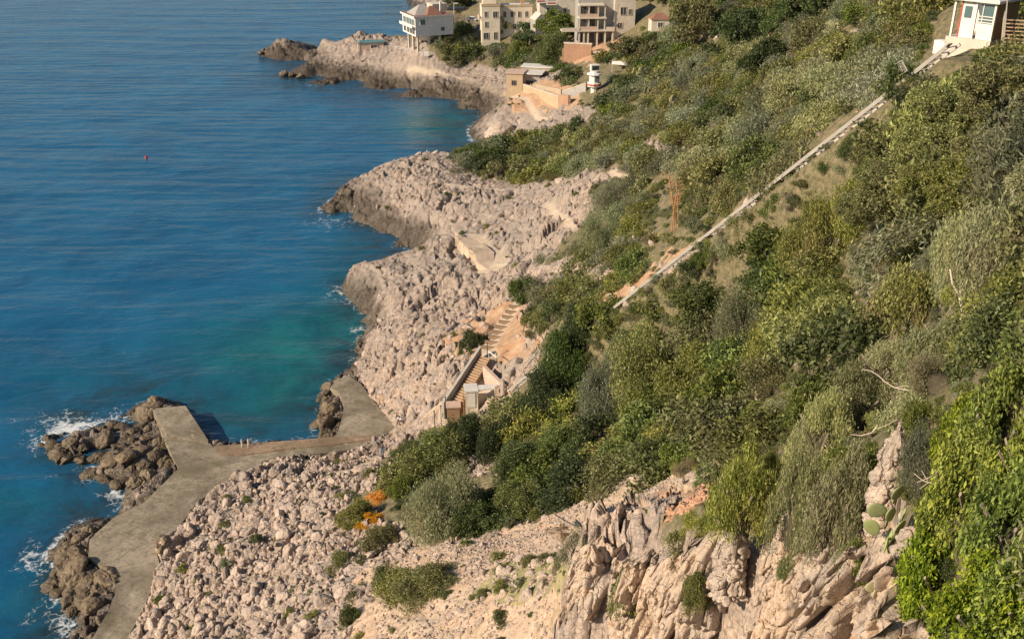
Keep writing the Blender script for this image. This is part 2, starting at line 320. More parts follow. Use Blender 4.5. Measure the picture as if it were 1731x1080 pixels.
def rock_colors(n, pos, warm, pinkmul=1.0):
    big = n.noise(pos, .09, 4, .6); mid = n.noise(pos, .6, 6, .65); fine = n.noise(pos, 4.5, 6, .7)
    c = n.mix(n.ramp(mid, [(.32, 0), (.66, 1)]), (.27, .205, .165), (.66, .52, .42))
    c = n.mix(n.ramp(big, [(.42, 0), (.62, .75)]), c, (.58, .43, .33) if warm else (.50, .41, .35))
    c = n.mix(n.ramp(n.noise(pos, .35, 5, .7, 1.0), [(.58, 0), (.72, .75)]), c, (.46, .27, .12))
    c = n.mix(n.ramp(n.noise(pos, 1.3, 5, .7), [(.52, 0), (.66, .75)]), c, (.16, .14, .125))
    c = n.mix(n.ramp(fine, [(.36, .75), (.56, 0)]), c, (.11, .09, .075))
    return c, mid, fine
def mat_terrain():
    n = NT('coast_ground'); pos = n.N('ShaderNodeNewGeometry').outputs['Position']
    c, mid, fine = rock_colors(n, pos, True)
    v = n.N('ShaderNodeTexVoronoi', {'Vector': pos, 'Scale': .55}).outputs['Color']
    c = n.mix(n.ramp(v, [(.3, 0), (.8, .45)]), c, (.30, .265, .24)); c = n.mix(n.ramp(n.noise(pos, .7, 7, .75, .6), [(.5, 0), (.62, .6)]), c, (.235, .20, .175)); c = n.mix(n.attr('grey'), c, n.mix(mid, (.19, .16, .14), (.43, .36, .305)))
    rock = c
    # loose scree and tan soil
    st = n.N('ShaderNodeTexVoronoi', {'Vector': pos, 'Scale': 4.5}); stc = n.ramp(st.outputs['Color'], [(.1, (.30, .2, .14)), (.45, (.50, .36, .25)), (.9, (.62, .5, .4))])
    soil = n.mix(n.ramp(n.noise(pos, .3, 5, .65), [(.35, 0), (.65, 1)]), (.56, .37, .24), (.55, .44, .33))
    scree = n.mix(n.ramp(n.noise(pos, .8, 4, .6), [(.38, .2), (.6, .85)]), stc, soil)
    scree = n.mix(n.ramp(n.noise(pos, .45, 5, .7), [(.55, 0), (.7, .65)]), scree, (.25, .22, .09))
    earth = n.mix(n.ramp(n.noise(pos, .9, 6, .7), [(.35, 0), (.65, 1)]), (.38, .20, .11), (.47, .34, .22))
    earth = n.mix(n.ramp(fine, [(.5, 0), (.75, .6)]), earth, (.35, .22, .15))
    scrub = n.mix(n.ramp(n.noise(pos, 2.4, 8, .75), [(.38, 0), (.62, 1)]), (.07, .075, .03), (.24, .19, .11))
    scrub = n.mix(n.ramp(n.noise(pos, .4, 5, .7), [(.55, 0), (.7, .8)]), scrub, (.27, .2, .13))
    grass = n.mix(n.ramp(n.noise(pos, 1.6, 6, .75), [(.35, 0), (.6, 1)]), (.17, .2, .06), (.4, .32, .17))
    c = n.mix(n.attr('veg'), c, scrub); c = n.mix(n.attr('scree'), c, scree); c = n.mix(n.attr('earth'), c, earth); c = n.mix(n.attr('grass'), c, grass)
    c = n.mix(n.attr('path'), c, n.mix(mid, (.42, .33, .24), (.58, .48, .37)))
    # wet, algae-brown band at the waterline
    z = n.N('ShaderNodeSeparateXYZ', {0: pos}).outputs[2]
    zz = n.math('ADD', z, n.math('MULTIPLY', n.math('SUBTRACT', n.noise(pos, .35, 8, .75), .5), -9))
    zz = n.math('DIVIDE', zz, n.math('MAXIMUM', n.attr('tide'), .05)); wet = n.maprange(zz, 2.6, .7, 0, 1)
    c = n.mix(wet, c, n.mix(mid, (.03, .024, .018), (.12, .088, .055)))
    hgt = n.math('ADD', n.math('MULTIPLY', mid, .8), n.math('MULTIPLY', fine, .35))
    v1 = n.vor(n.N('ShaderNodeVectorMath', {0: pos, 1: n.N('ShaderNodeVectorMath', {0: n.N('ShaderNodeTexNoise', {'Vector': pos, 'Scale': 1.2}).outputs['Color'], 'Scale': .7}, operation='SCALE').outputs[0]}, operation='ADD').outputs[0], 2.2, 'DISTANCE_TO_EDGE')
    hgt = n.math('ADD', hgt, n.math('MULTIPLY', n.math('MULTIPLY', n.math('MINIMUM', v1, .1), 1.6), n.math('SUBTRACT', 1, n.math('MAXIMUM', n.attr('veg'), n.math('MAXIMUM', n.attr('scree'), n.math('MAXIMUM', n.attr('grass'), n.attr('earth')))))))
    return n.bsdf(c, n.maprange(wet, 0, 1, .88, .45), hgt, .85, .32)
def mat_rock(name='limestone', warm=True, orange=0.0):
    n = NT(name); tc = n.N('ShaderNodeTexCoord').outputs['Object']; oi = n.N('ShaderNodeObjectInfo').outputs['Random']
    pos = n.N('ShaderNodeVectorMath', {0: tc, 1: n.N('ShaderNodeCombineXYZ', {0: n.math('MULTIPLY', oi, 97), 1: n.math('MULTIPLY', oi, 41)}).outputs[0]}, operation='ADD').outputs[0]
    c, mid, fine = rock_colors(n, pos, warm)
    c = n.mix(n.math('MULTIPLY', n.math('FRACT', n.math('MULTIPLY', oi, 7.3)), .45), c, (.60, .50, .42))
    c = n.mix(n.math('MULTIPLY', n.math('FRACT', n.math('MULTIPLY', oi, 13.7)), .4), c, (.27, .235, .205))
    if orange: c = n.mix(orange, c, n.mix(mid, (.5, .2, .09), (.68, .38, .22)))
    return n.bsdf(c, .88, n.math('ADD', mid, n.math('MULTIPLY', fine, .5)), .7, .12)
def mat_wetrock():
    n = NT('wet_rock'); pos = n.N('ShaderNodeNewGeometry').outputs['Position']; mid = n.noise(pos, .8, 6, .65); fine = n.noise(pos, 5, 5, .7)
    z = n.N('ShaderNodeSeparateXYZ', {0: pos}).outputs[2]; zz = n.math('ADD', z, n.math('MULTIPLY', mid, 1.5))
    dry = n.mix(mid, (.13, .095, .055), (.27, .20, .125)); c = n.mix(n.maprange(zz, 1.0, 2.9), n.mix(mid, (.04, .03, .018), (.13, .095, .05)), dry)
    return n.bsdf(c, .6, n.math('ADD', mid, n.math('MULTIPLY', fine, .4)), .7, .25)
def mat_cliff():
    n = NT('cliff_limestone'); pos = n.N('ShaderNodeNewGeometry').outputs['Position']
    mp = n.N('ShaderNodeMapping', {'Vector': pos, 'Scale': (1, 1, .35)}).outputs[0]
    big = n.noise(mp, .45, 5, .6, .5); mid = n.noise(mp, 2.2, 7, .65, .4); fine = n.noise(pos, 14, 6, .7)
    c = n.mix(n.ramp(mid, [(.3, 0), (.68, 1)]), (.33, .27, .225), (.66, .55, .46))
    c = n.mix(n.ramp(big, [(.40, 0), (.58, .85)]), c, (.62, .47, .345))
    c = n.mix(n.ramp(n.noise(mp, 1.0, 6, .7, 1.2), [(.55, 0), (.66, .7)]), c, (.33, .31, .3))
    c = n.mix(n.ramp(n.noise(mp, 1.7, 5, .7, .5), [(.62, 0), (.7, .8)]), c, (.55, .25, .1))
    c = n.mix(n.ramp(fine, [(.32, .6), (.5, 0)]), c, (.17, .13, .1))
    crk = n.vor(n.N('ShaderNodeVectorMath', {0: mp, 1: n.N('ShaderNodeVectorMath', {0: n.N('ShaderNodeTexNoise', {'Vector': pos, 'Scale': 1.7, 'Detail': 4}).outputs['Color'], 'Scale': .6}, operation='SCALE').outputs[0]}, operation='ADD').outputs[0], 1.6, 'DISTANCE_TO_EDGE')
    h = n.math('ADD', n.math('ADD', mid, n.math('MULTIPLY', fine, .35)), n.math('MULTIPLY', n.math('MINIMUM', crk, .07), 6))
    return n.bsdf(c, .9, h, .9, .2)
def mat_concrete(name, a, b, stain, edge=0):
    n = NT(name); pos = n.N('ShaderNodeNewGeometry').outputs['Position']; big = n.noise(pos, .16, 5, .65, .8); mid = n.noise(pos, .9, 7, .7); fine = n.noise(pos, 7, 6, .7)
    c = n.mix(n.ramp(big, [(.35, 0), (.62, 1)]), a, b); c = n.mix(n.ramp(mid, [(.5, 0), (.68, .75)]), c, stain)
    c = n.mix(n.ramp(n.noise(pos, .4, 7, .75, .5), [(.6, 0), (.68, .8)]), c, tuple(min(1, x*1.55) for x in b))
    c = n.mix(n.ramp(n.noise(pos, 2.6, 8, .8, .3), [(.52, 0), (.64, .8)]), c, tuple(x*.62 for x in a)); c = n.mix(n.ramp(n.noise(pos, .23, 6, .7, 1.5), [(.54, 0), (.62, .55)]), c, (.15, .135, .08))
    br = n.N('ShaderNodeTexBrick', {'Vector': n.N('ShaderNodeMapping', {'Vector': n.N('ShaderNodeVectorMath', {0: pos, 1: n.N('ShaderNodeVectorMath', {0: n.N('ShaderNodeTexNoise', {'Vector': pos, 'Scale': 1.5, 'Detail': 5}).outputs['Color'], 'Scale': .35}, operation='SCALE').outputs[0]}, operation='ADD').outputs[0], 'Rotation': (0, 0, .5)}).outputs[0], 'Scale': .22, 'Mortar Size': .004, 'Mortar Smooth': .4}).outputs['Fac']
    c = n.mix(n.math('MULTIPLY', br, n.ramp(mid, [(.4, .15), (.55, .8)])), c, tuple(x*.4 for x in stain))
    return n.bsdf(c, .85, n.math('ADD', mid, n.math('MULTIPLY', fine, .3)), .6, .08)
def mat_leaf(name, dark, light, tip=None, var=.06, trans=.35):
    n = NT(name); oi = n.N('ShaderNodeObjectInfo').outputs['Random']; tc = n.N('ShaderNodeTexCoord').outputs['Object']
    clump = n.noise(tc, 2.4, 3, .6); leafr = n.attr('lv')
    f = n.math('ADD', n.math('MULTIPLY', clump, .9), n.math('MULTIPLY', n.math('SUBTRACT', leafr, .5), .7), clamp=True)
    c = n.mix(n.ramp(f, [(.25, 0), (.75, 1)]), dark, light)
    if tip: c = n.mix(n.ramp(n.noise(tc, 1.3, 4, .7), [(.55, 0), (.7, .8)]), c, tip)
    hs = n.N('ShaderNodeHueSaturation', {'Hue': n.maprange(oi, 0, 1, .5-var*.28, .5+var*.22), 'Saturation': n.maprange(n.math('FRACT', n.math('MULTIPLY', oi, 5.7)), 0, 1, .8, 1.1), 'Value': n.maprange(n.math('FRACT', n.math('MULTIPLY', oi, 11.3)), 0, 1, .7, 1.35), 'Color': c}).outputs[0]
    d = n.N('ShaderNodeBsdfDiffuse', {'Color': hs}); t = n.N('ShaderNodeBsdfTranslucent', {'Color': hs}); g = n.N('ShaderNodeBsdfGlossy', {'Color': (.5, .5, .45, 1), 'Roughness': .55})
    m = n.N('ShaderNodeMixShader', {0: trans, 1: d.outputs[0], 2: t.outputs[0]}); m2 = n.N('ShaderNodeMixShader', {0: .045, 1: m.outputs[0], 2: g.outputs[0]})
    n.t.links.new(m2.outputs[0], n.out.inputs[0]); return n.m
def mat_sea():
    n = NT('sea_water'); pos = n.N('ShaderNodeNewGeometry').outputs['Position']
    sh = n.attr('shallow'); teal = n.attr('teal'); fo = n.attr('foam')
    blot = n.noise(n.N('ShaderNodeMapping', {'Vector': pos, 'Scale': (1, .8, 1)}).outputs[0], .055, 6, .62, .7)
    deep = n.mix(n.ramp(blot, [(.4, 0), (.6, 1)]), (.007, .082, .175), (.011, .108, .215))
    c = n.mix(teal, deep, n.mix(n.ramp(n.noise(pos, .09, 6, .65, .6), [(.36, 0), (.68, 1)]), (.006, .075, .105), (.011, .145, .155)))
    c = n.mix(n.math('MULTIPLY', sh, n.ramp(n.noise(pos, .16, 6, .7, .5), [(.42, .25), (.62, .95)])), c, n.mix(n.noise(pos, .5, 5, .7), (.006, .02, .036), (.03, .058, .06)))
    # waves: long swell, wind chop and fine ripples; ridges run nearly across the view
    def wave(ang, sc, stretch, det=3, w=1.0, dist=.6):
        mp = n.N('ShaderNodeMapping', {'Vector': pos, 'Rotation': (0, 0, R(ang)), 'Scale': (stretch, 1, 1)}).outputs[0]
        return n.math('MULTIPLY', n.noise(mp, sc, det, .5, dist), w)
    wv = n.N('ShaderNodeTexWave', {'Vector': n.N('ShaderNodeMapping', {'Vector': pos, 'Rotation': (0, 0, R(5)), 'Scale': (.16, 1, 1)}).outputs[0], 'Scale': .052, 'Distortion': 13, 'Detail': 2.5, 'Detail Scale': 1.1}, wave_type='BANDS', bands_direction='Y', wave_profile='SIN').outputs['Fac']
    calm = n.ramp(n.noise(pos, .012, 3, .5, .4), [(.35, .25), (.6, 1)])
    h = n.math('MULTIPLY', wv, n.math('MULTIPLY', calm, .12))
    h = n.math('ADD', h, wave(-7, .13, .32, 3, .7)); h = n.math('ADD', h, wave(14, .42, .35, 3, .30)); h = n.math('ADD', h, wave(-20, 1.5, .5, 3, .085)); h = n.math('ADD', h, wave(30, 5, .7, 2, .016))
    # foam
    fn = n.noise(pos, .55, 9, .72, .9); fl = n.vor(n.N('ShaderNodeVectorMath', {0: pos, 1: n.N('ShaderNodeVectorMath', {0: n.N('ShaderNodeTexNoise', {'Vector': pos, 'Scale': .8, 'Detail': 5}).outputs['Color'], 'Scale': 2.6}, operation='SCALE').outputs[0]}, operation='ADD').outputs[0], .75, 'DISTANCE_TO_EDGE')
    lace = n.maprange(fl, .10, .0); ff = n.math('ADD', n.math('MULTIPLY', fn, .88), n.math('MULTIPLY', lace, .13))
    thr = n.maprange(fo, 0, 1, .70, .22); foam = n.N('ShaderNodeMapRange', {0: n.math('SUBTRACT', ff, thr), 1: -.03, 2: .16, 3: 0, 4: .85}).outputs[0]
    b = n.N('ShaderNodeBsdfPrincipled', {'Base Color': c, 'Roughness': .2, 'IOR': 1.33})
    n.set(b, 'Normal', n.N('ShaderNodeBump', {'Height': h, 'Strength': .8, 'Distance': 1.0}).outputs[0])
    f = n.N('ShaderNodeBsdfPrincipled', {'Base Color': (.72, .76, .78, 1), 'Roughness': .8})
    m = n.N('ShaderNodeMixShader', {0: foam, 1: b.outputs[0], 2: f.outputs[0]}); n.t.links.new(m.outputs[0], n.out.inputs[0]); return n.m
M = {}
M['terrain'] = mat_terrain(); M['rock'] = mat_rock(); M['orock'] = mat_rock('orange_limestone', True, .65); M['wet'] = mat_wetrock(); M['cliff'] = mat_cliff(); M['sea'] = mat_sea()
M['quay'] = mat_concrete('quay_concrete', (.14, .115, .075), (.34, .29, .215), (.12, .095, .06))
M['pale'] = mat_concrete('pale_concrete', (.44, .34, .25), (.60, .48, .36), (.36, .27, .19))
# ------------------------------------------------------------------ terrain mesh
def build_terrain():
    th = np.concatenate([np.linspace(R(-86), R(-36), 70, endpoint=False), np.linspace(R(-36), R(40), 1110, endpoint=False), np.linspace(R(40), R(98), 120)]); n1, n2 = len(th), 1500; lr = np.concatenate([np.linspace(math.log(1.7), math.log(35), 220, endpoint=False), np.linspace(math.log(35), math.log(400), 1230, endpoint=False), np.linspace(math.log(400), math.log(555), 50)])
    TH, LR = np.meshgrid(th, lr, indexing='ij'); x = np.exp(LR)*np.sin(TH); y = np.exp(LR)*np.cos(TH)
    zb = Hb(x, y); d, cv, rock = detail(x, y, zb); z = zb+d
    # sideways push of the rock knobs so that they bulge over the joints
    k = rock*(zb > -1)
    x2 = x+k*fbm2(x*.8, y*.8, 3, 61)*1.1; y2 = y+k*fbm2(x*.8, y*.8, 3, 71)*1.1
    path = np.zeros_like(x)
    for P, hw in FLAT:
        for a, b in zip(P[:-1], P[1:]):
            m = (np.abs(x-(a[0]+b[0])/2) < 30) & (np.abs(y-(a[1]+b[1])/2) < 30)
            q, _ = segd(x[m], y[m], a, b); path[m] = np.maximum(path[m], np.clip((hw+.3-q)/.5, 0, 1))
    tide = np.clip(1-(np.hypot(x+0, y-0)*0), 0, 1)
    # the tide line bites less on the low dry boulder bank behind the quay
    u, v, t = proj(x, y, zb); tide = np.where((v > 760) & (u > 215) & (zb > 1.5), .15, tide); tide = np.where((u > 600) & (v > 560) & (zb > 1.5), .3, tide)
    bl = lambda a, b, c, e: np.exp(-((u-a)/c)**2-((v-b)/e)**2)
    tide = tide+3.6*bl(590, 355, 62, 50)+2.6*bl(680, 395, 70, 26)+2.2*bl(610, 505, 34, 40)+2.2*bl(500, 85, 60, 26)+2.2*bl(570, 128, 100, 20)+1.6*bl(760, 150, 120, 24)+1.6*bl(850, 180, 60, 22)
    zq = np.maximum(np.maximum(z[:-1, :-1], z[1:, 1:]), np.maximum(z[1:, :-1], z[:-1, 1:])); keep = zq > -2.5
    F = grid_faces(n1, n2, keep); V = np.stack([x2.ravel(), y2.ravel(), z.ravel()], 1)
    used = np.zeros(len(V), bool); used[F.ravel()] = True; idx = np.cumsum(used)-1
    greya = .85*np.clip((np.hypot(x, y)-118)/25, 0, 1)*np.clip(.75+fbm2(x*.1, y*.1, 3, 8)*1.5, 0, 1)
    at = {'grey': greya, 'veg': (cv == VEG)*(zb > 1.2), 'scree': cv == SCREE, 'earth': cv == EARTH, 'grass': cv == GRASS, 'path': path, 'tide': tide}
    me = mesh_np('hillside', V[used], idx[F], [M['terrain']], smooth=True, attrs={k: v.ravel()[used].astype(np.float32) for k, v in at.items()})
    tag(link('hillside', me), kind='structure')
build_terrain()
def build_sea():
    n1, n2 = 900, 650
    th = np.linspace(R(-88), R(98), n1); lr = np.linspace(math.log(35), math.log(9000), n2)
    TH, LR = np.meshgrid(th, lr, indexing='ij'); r = np.exp(LR); x = r*np.sin(TH); y = r*np.cos(TH)
    zb = Hb(x, y); zb = np.where(r > 540, -10, zb)
    u, v, t = proj(x, y, np.zeros_like(x))
    def blob(cu, cv_, ru, rv, p=1.0): return np.exp(-(((u-cu)/ru)**2+((v-cv_)/rv)**2)*p)
    sh = np.clip((zb+5.5)/4.2, 0, 1)
    teal = np.clip(blob(470, 590, 150, 70)+blob(400, 705, 130, 40)*.55+blob(740, 212, 90, 28)*.95+blob(570, 560, 70, 70)*.95+blob(500, 670, 90, 40)*.5+blob(20, 850, 80, 40)*.45+blob(60, 1010, 70, 50)*.3+blob(200, 640, 260, 60)*.25+blob(590, 440, 60, 40)*.4, 0, 1)
    near = np.clip(1-np.abs(zb+.15)/.95, 0, 1)
    fo = near*(.34+.35*blob(541, 352, 60, 30)+.35*blob(590, 500, 50, 60)+.5*blob(90, 750, 140, 70)+.5*blob(90, 960, 90, 90)+.3*blob(790, 240, 40, 40))
    fo = np.maximum(fo, .62*blob(195, 838, 34, 14)); fo = np.maximum(fo, .52*blob(120, 712, 80, 18)); fo = np.maximum(fo, .5*blob(55, 950, 34, 40)); fo = np.maximum(fo, .46*blob(100, 1045, 50, 40)); fo = np.maximum(fo, .45*blob(60, 750, 30, 30)); fo = np.maximum(fo, .4*blob(215, 692, 50, 10)); fo = np.maximum(fo, .40*blob(570, 495, 30, 22)); fo = np.maximum(fo, .42*blob(600, 560, 14, 12)); fo = np.maximum(fo, .38*blob(560, 378, 60, 14)); fo = np.maximum(fo, .36*blob(150, 800, 40, 16))
    sw = .16*np.sin((y*.33+fbm2(x*.02, y*.02, 3, 5)*9+x*.02))*np.clip(fbm2(x*.012, y*.012, 3, 9)+.6, 0, 1)*(r < 500)
    chop = (fbm2(x*.22, y*.35, 3, 2)*.35)*(r < 420)
    V = np.stack([x.ravel(), y.ravel(), (sw+chop*np.clip(1.2-np.clip((zb+2)/2, 0, 1), 0, 1)).ravel()], 1)
    me = mesh_np('sea', V, grid_faces(n1, n2), [M['sea']], smooth=True, attrs={'shallow': sh, 'teal': teal, 'foam': fo})
    tag(link('sea', me), kind='structure')
build_sea()
# ------------------------------------------------------------------ foreground cliff
def build_cliff():
    P = np.array(LP); seg = np.hypot(np.diff(P[:, 0]), np.diff(P[:, 1])); s = np.concatenate([[0], np.cumsum(seg)])
    n, mtop, mdn = 620, 26, 240
    ss = np.linspace(0, s[-1], n); c = np.stack([np.interp(ss, s, P[:, i]) for i in range(3)], 1)
    ker = np.hanning(25); ker /= ker.sum()
    for i in range(3): c[:, i] = np.convolve(np.pad(c[:, i], 12, mode='edge'), ker, 'valid')
    nrm = np.stack([-c[:, 0]*0-c[:, 0]/np.hypot(c[:, 0], c[:, 1]), -c[:, 1]/np.hypot(c[:, 0], c[:, 1])], 1)
    tg = np.gradient(c[:, :2], axis=0); tg /= np.linalg.norm(tg, axis=1)[:, None]; pn = np.stack([tg[:, 1], -tg[:, 0]], 1)
    pn *= np.sign((pn*nrm).sum(1))[:, None]; nrm = nrm*.6+pn*.4; nrm /= np.linalg.norm(nrm, axis=1)[:, None]
    top = np.linspace(-4.5, 0, mtop, endpoint=False); endf = np.clip(np.minimum(ss, s[-1]-ss)/5, .15, 1); dn = np.linspace(0, 13.5, mdn)
    X = np.zeros((n, mtop+mdn)); Y = X.copy(); Zz = X.copy()
    for j, d in enumerate(top):     # folded back over the lip, sinking into the slope behind
        X[:, j] = c[:, 0]+nrm[:, 0]*d*endf; Y[:, j] = c[:, 1]+nrm[:, 1]*d*endf; Zz[:, j] = c[:, 2]-.25-((-d)/4.5)**2*2.2
    for j, d in enumerate(dn):
        o = .10*d+.25*min(d, 1.2)
        X[:, mtop+j] = c[:, 0]+nrm[:, 0]*o; Y[:, mtop+j] = c[:, 1]+nrm[:, 1]*o; Zz[:, mtop+j] = c[:, 2]-d
    dd = np.concatenate([top, dn])[None, :]; fade = np.clip((dd+4.5)/3.5, 0, 1)
    S = ss[:, None]+X*0; zc = Zz
    w1 = fbm2(S*.5, zc*.15, 3, 3)*2.2
    f1, f2, i1 = worley3(X/2.1+w1*.3, Y/2.1, zc/4.2, 4); g1, g2, i2 = worley3(X/.8, Y/.8, zc/1.5, 8); h1, h2, i3 = worley3(X/.33, Y/.33, zc/.5, 12)
    butt = fbm2(S*.2+4, zc*.04, 3, 13)*3.6
    D = butt+(1-f1**2)*1.3+(i1-.5)*1.1+(1-g1**2)*.5+(i2-.5)*.35+(1-h1**2)*.16+(i3-.5)*.12+fbm3(X*1.5, Y*1.5, zc*.9, 5, 5)*.9+np.abs(fbm3(X*3.5, Y*3.5, zc*1.8, 4, 55))*-.5-np.clip((.10-(f2-f1))/.10, 0, 1)*.8-np.clip((.1-(g2-g1))/.1, 0, 1)*.22-1.5
    # the deep shadowed cleft beside the big bulge
    sc = np.interp(8, np.arange(len(s)), s); D = D+(-np.abs(fbm2(S*.75, zc*.16+3, 4, 71))*2.8+.5)+(-np.abs(fbm2(S*2.3, zc*.5+3, 4, 73))*1.1+.2)-1.9*np.exp(-((S-sc-.15*dd)/.5)**2)+1.1*np.exp(-((S-sc+2.3)/1.4)**2)
    D = np.where(D < -2, -2+(D+2)*.35, D)*fade*np.clip(np.minimum(ss, s[-1]-ss)/2.0, .1, 1)[:, None]
    X = X+nrm[:, :1]*D; Y = Y+nrm[:, 1:]*D; Zz = Zz+fade*(fbm2(S*.6, dd*.5, 4, 44)*1.6-.2)*np.clip(1-dd/3, 0, 1)
    V = np.stack([X.ravel(), Y.ravel(), Zz.ravel()], 1)
    me = mesh_np('cliff', V, grid_faces(n, mtop+mdn)[:, ::-1], [M['cliff']], smooth=True)
    tag(link('cliff', me), kind='structure')
build_cliff()
# ------------------------------------------------------------------ quay slabs
def slab(name, pts, z0, z1, mat, inset=0, sub=True):
    import bmesh
    bm = bmesh.new(); vs = [bm.verts.new((*atZ(u, v, z1)[:2], z1)) for u, v in pts]; f = bm.faces.new(vs)
    if f.normal.z < 0: f.normal_flip()
    r = bmesh.ops.extrude_face_region(bm, geom=[f]); 
    for g in r['geom']:
        if isinstance(g, bmesh.types.BMVert): g.co.z = z1
    for v in vs: v.co.z = z0
    bmesh.ops.recalc_face_normals(bm, faces=bm.faces)
    bmesh.ops.bevel(bm, geom=[e for e in bm.edges if all(abs(v.co.z-z1) < .01 for v in e.verts)], offset=.06, segments=2, affect='EDGES')
    me = bpy.data.meshes.new(name); bm.to_mesh(me); bm.free(); me.materials.append(mat); return link(name, me)
o = slab('quay', QUAY, -2.5, QZ, M['quay']); tag(o, kind='structure')
M['brownc'] = mat_concrete('brown_concrete', (.20, .135, .085), (.32, .23, .15), (.13, .085, .055))
JET = [(255,686),(316,682),(322,690),(356,744),(356,748),(305,742),(283,744),(262,712)]
o = slab('jetty_block', [(257,690),(314,685),(353,744),(352,747),(300,738),(282,738)], 1.454, 1.66, M['quay']); tag(o, 'raised rectangular concrete block at the seaward end of the quay', 'jetty')
o = slab('quay_step', [(361,753),(500,743),(560,738),(640,733),(646,740),(560,752),(500,757),(411,769),(364,765)], -2.5, 1.56, M['brownc']); tag(o, 'brown raised concrete edge along the water side of the quay', 'quay edge')
# ------------------------------------------------------------------ foliage prototypes
LEAFC = dict(olive=((0.093,0.103,0.030),(0.334,0.339,0.103)), green=((0.060,0.087,0.023),(0.241,0.282,0.067)), grey=((0.126,0.148,0.082),(0.371,0.394,0.230)), lime=((.07,.108,.016),(.33,.39,.055)),
    spurge=((.125,.155,.06),(.31,.345,.155)), dry=((.13,.115,.06),(.32,.275,.17)), orange=((.42,.17,.012),(.85,.42,.04)), dark=((0.037,0.063,0.019),(0.126,0.164,0.046)), needle=((0.093,0.112,0.030),(0.427,0.441,0.123)), tan=((0.179,0.197,0.082),(0.505,0.509,0.246)))
LM = {k: mat_leaf('leaf_'+k, a, b, tip=(.26,.2,.11) if k in ('olive', 'grey', 'needle', 'tan') else None) for k, (a, b) in LEAFC.items()}
TW = plain('dark_crown_core', (.07, .058, .035), .9, .4, 6); BARK = plain('grey_bark', (.26, .215, .17), .9, .35, 5); DRYB = plain('bleached_wood', (.60, .50, .40), .85, .2, 5)
def unit(a): return a/np.maximum(np.linalg.norm(a, axis=-1, keepdims=True), 1e-9)
def leaf_quads(c, nrm, l, w, up, rs):
    """rhombus leaves at c facing nrm; long axis leans to 'up' """
    a = unit(np.cross(nrm, rs.normal(size=c.shape))+up); b = unit(np.cross(nrm, a)); l = l[:, None]; w = w[:, None]
    V = np.stack([c-a*l, c+b*w-a*l*.1, c+a*l, c-b*w+a*l*.1], 1).reshape(-1, 3)
    return V, np.arange(len(V)).reshape(-1, 4)
def crown(seed, n, leaf, K=26, lr=(.22, .42), flat=1.0, upv=(0, 0, .5), lean=(0, 0), core=.34, hang=0.0, asp=.45):
    rs = np.random.RandomState(seed); d = unit(rs.normal(size=(K, 3))); d[:, 2] = np.abs(d[:, 2])*1.1-.08; d = unit(d)
    rad = rs.uniform(.45, .78, K)*np.array([1]*K); cen = d*rad[:, None]; cen[:, :2] *= rs.uniform(.85, 1.2, (K, 1)); lrad = rs.uniform(lr[0], lr[1], K)
    pick = rs.choice(K, n, p=lrad**2/np.sum(lrad**2)); dd = unit(rs.normal(size=(n, 3))); cc = cen[pick]
    inward = (dd*unit(cc)).sum(1) < -.35; dd[inward] *= -1
    q = rs.uniform(0, 1, n)**.45; wob = 1+.22*np.sin(dd[:, 0]*9+pick)*np.sin(dd[:, 1]*8+dd[:, 2]*7+pick*2)
    P = cc+dd*(lrad[pick]*q*wob)[:, None]*1.06
    stray = rs.rand(n) < .05; P[stray] += dd[stray]*rs.uniform(.02, .14, (stray.sum(), 1))
    P[:, 2] -= hang*rs.rand(n)**2*(np.hypot(P[:, 0], P[:, 1]) > .5); P = P[P[:, 2] > -.22-hang]; m = len(P); dd = dd[:m]
    nr = unit(dd*.8+rs.normal(size=(m, 3))*.65+np.array([0, 0, .25])); sz = leaf*rs.uniform(.55, 1.4, m)
    V, F = leaf_quads(P, nr, sz, sz*asp, np.array(upv)[None, :], rs); lv = np.repeat(rs.rand(m), 4)
    # solid dark core in place of twigs, added to stop light showing through
    a, b = np.meshgrid(np.linspace(0, 2*np.pi, 15)[:-1], np.linspace(-.25, np.pi/2, 7), indexing='ij'); cx = np.cos(a)*np.cos(b); cy = np.sin(a)*np.cos(b); cz = np.sin(b)
    k = core*(1+.45*fbm3(cx*2+seed, cy*2, cz*2, 2, seed)); CV = np.stack([(cx*k).ravel(), (cy*k).ravel(), (cz*k).ravel()], 1)
    i, j = np.meshgrid(np.arange(14), np.arange(6), indexing='ij'); CF = np.stack([i*7+j, ((i+1) % 14)*7+j, ((i+1) % 14)*7+j+1, i*7+j+1], -1).reshape(-1, 4)
    V = np.concatenate([V, CV]); F = np.concatenate([F, CF+4*m]); mi = np.concatenate([np.zeros(m, int), np.ones(len(CF), int)]); lv = np.concatenate([lv, np.zeros(len(CV))])
    V[:, 0] += lean[0]*V[:, 2]; V[:, 1] += lean[1]*V[:, 2]; V[:, 2] *= flat
    return V, F, mi, lv
def crown_mesh(name, mat, *a, **k):
    V, F, mi, lv = crown(*a, **k); return mesh_np(name, V, F, [mat, TW], mi, attrs={'lv': lv})
PROTO = {}
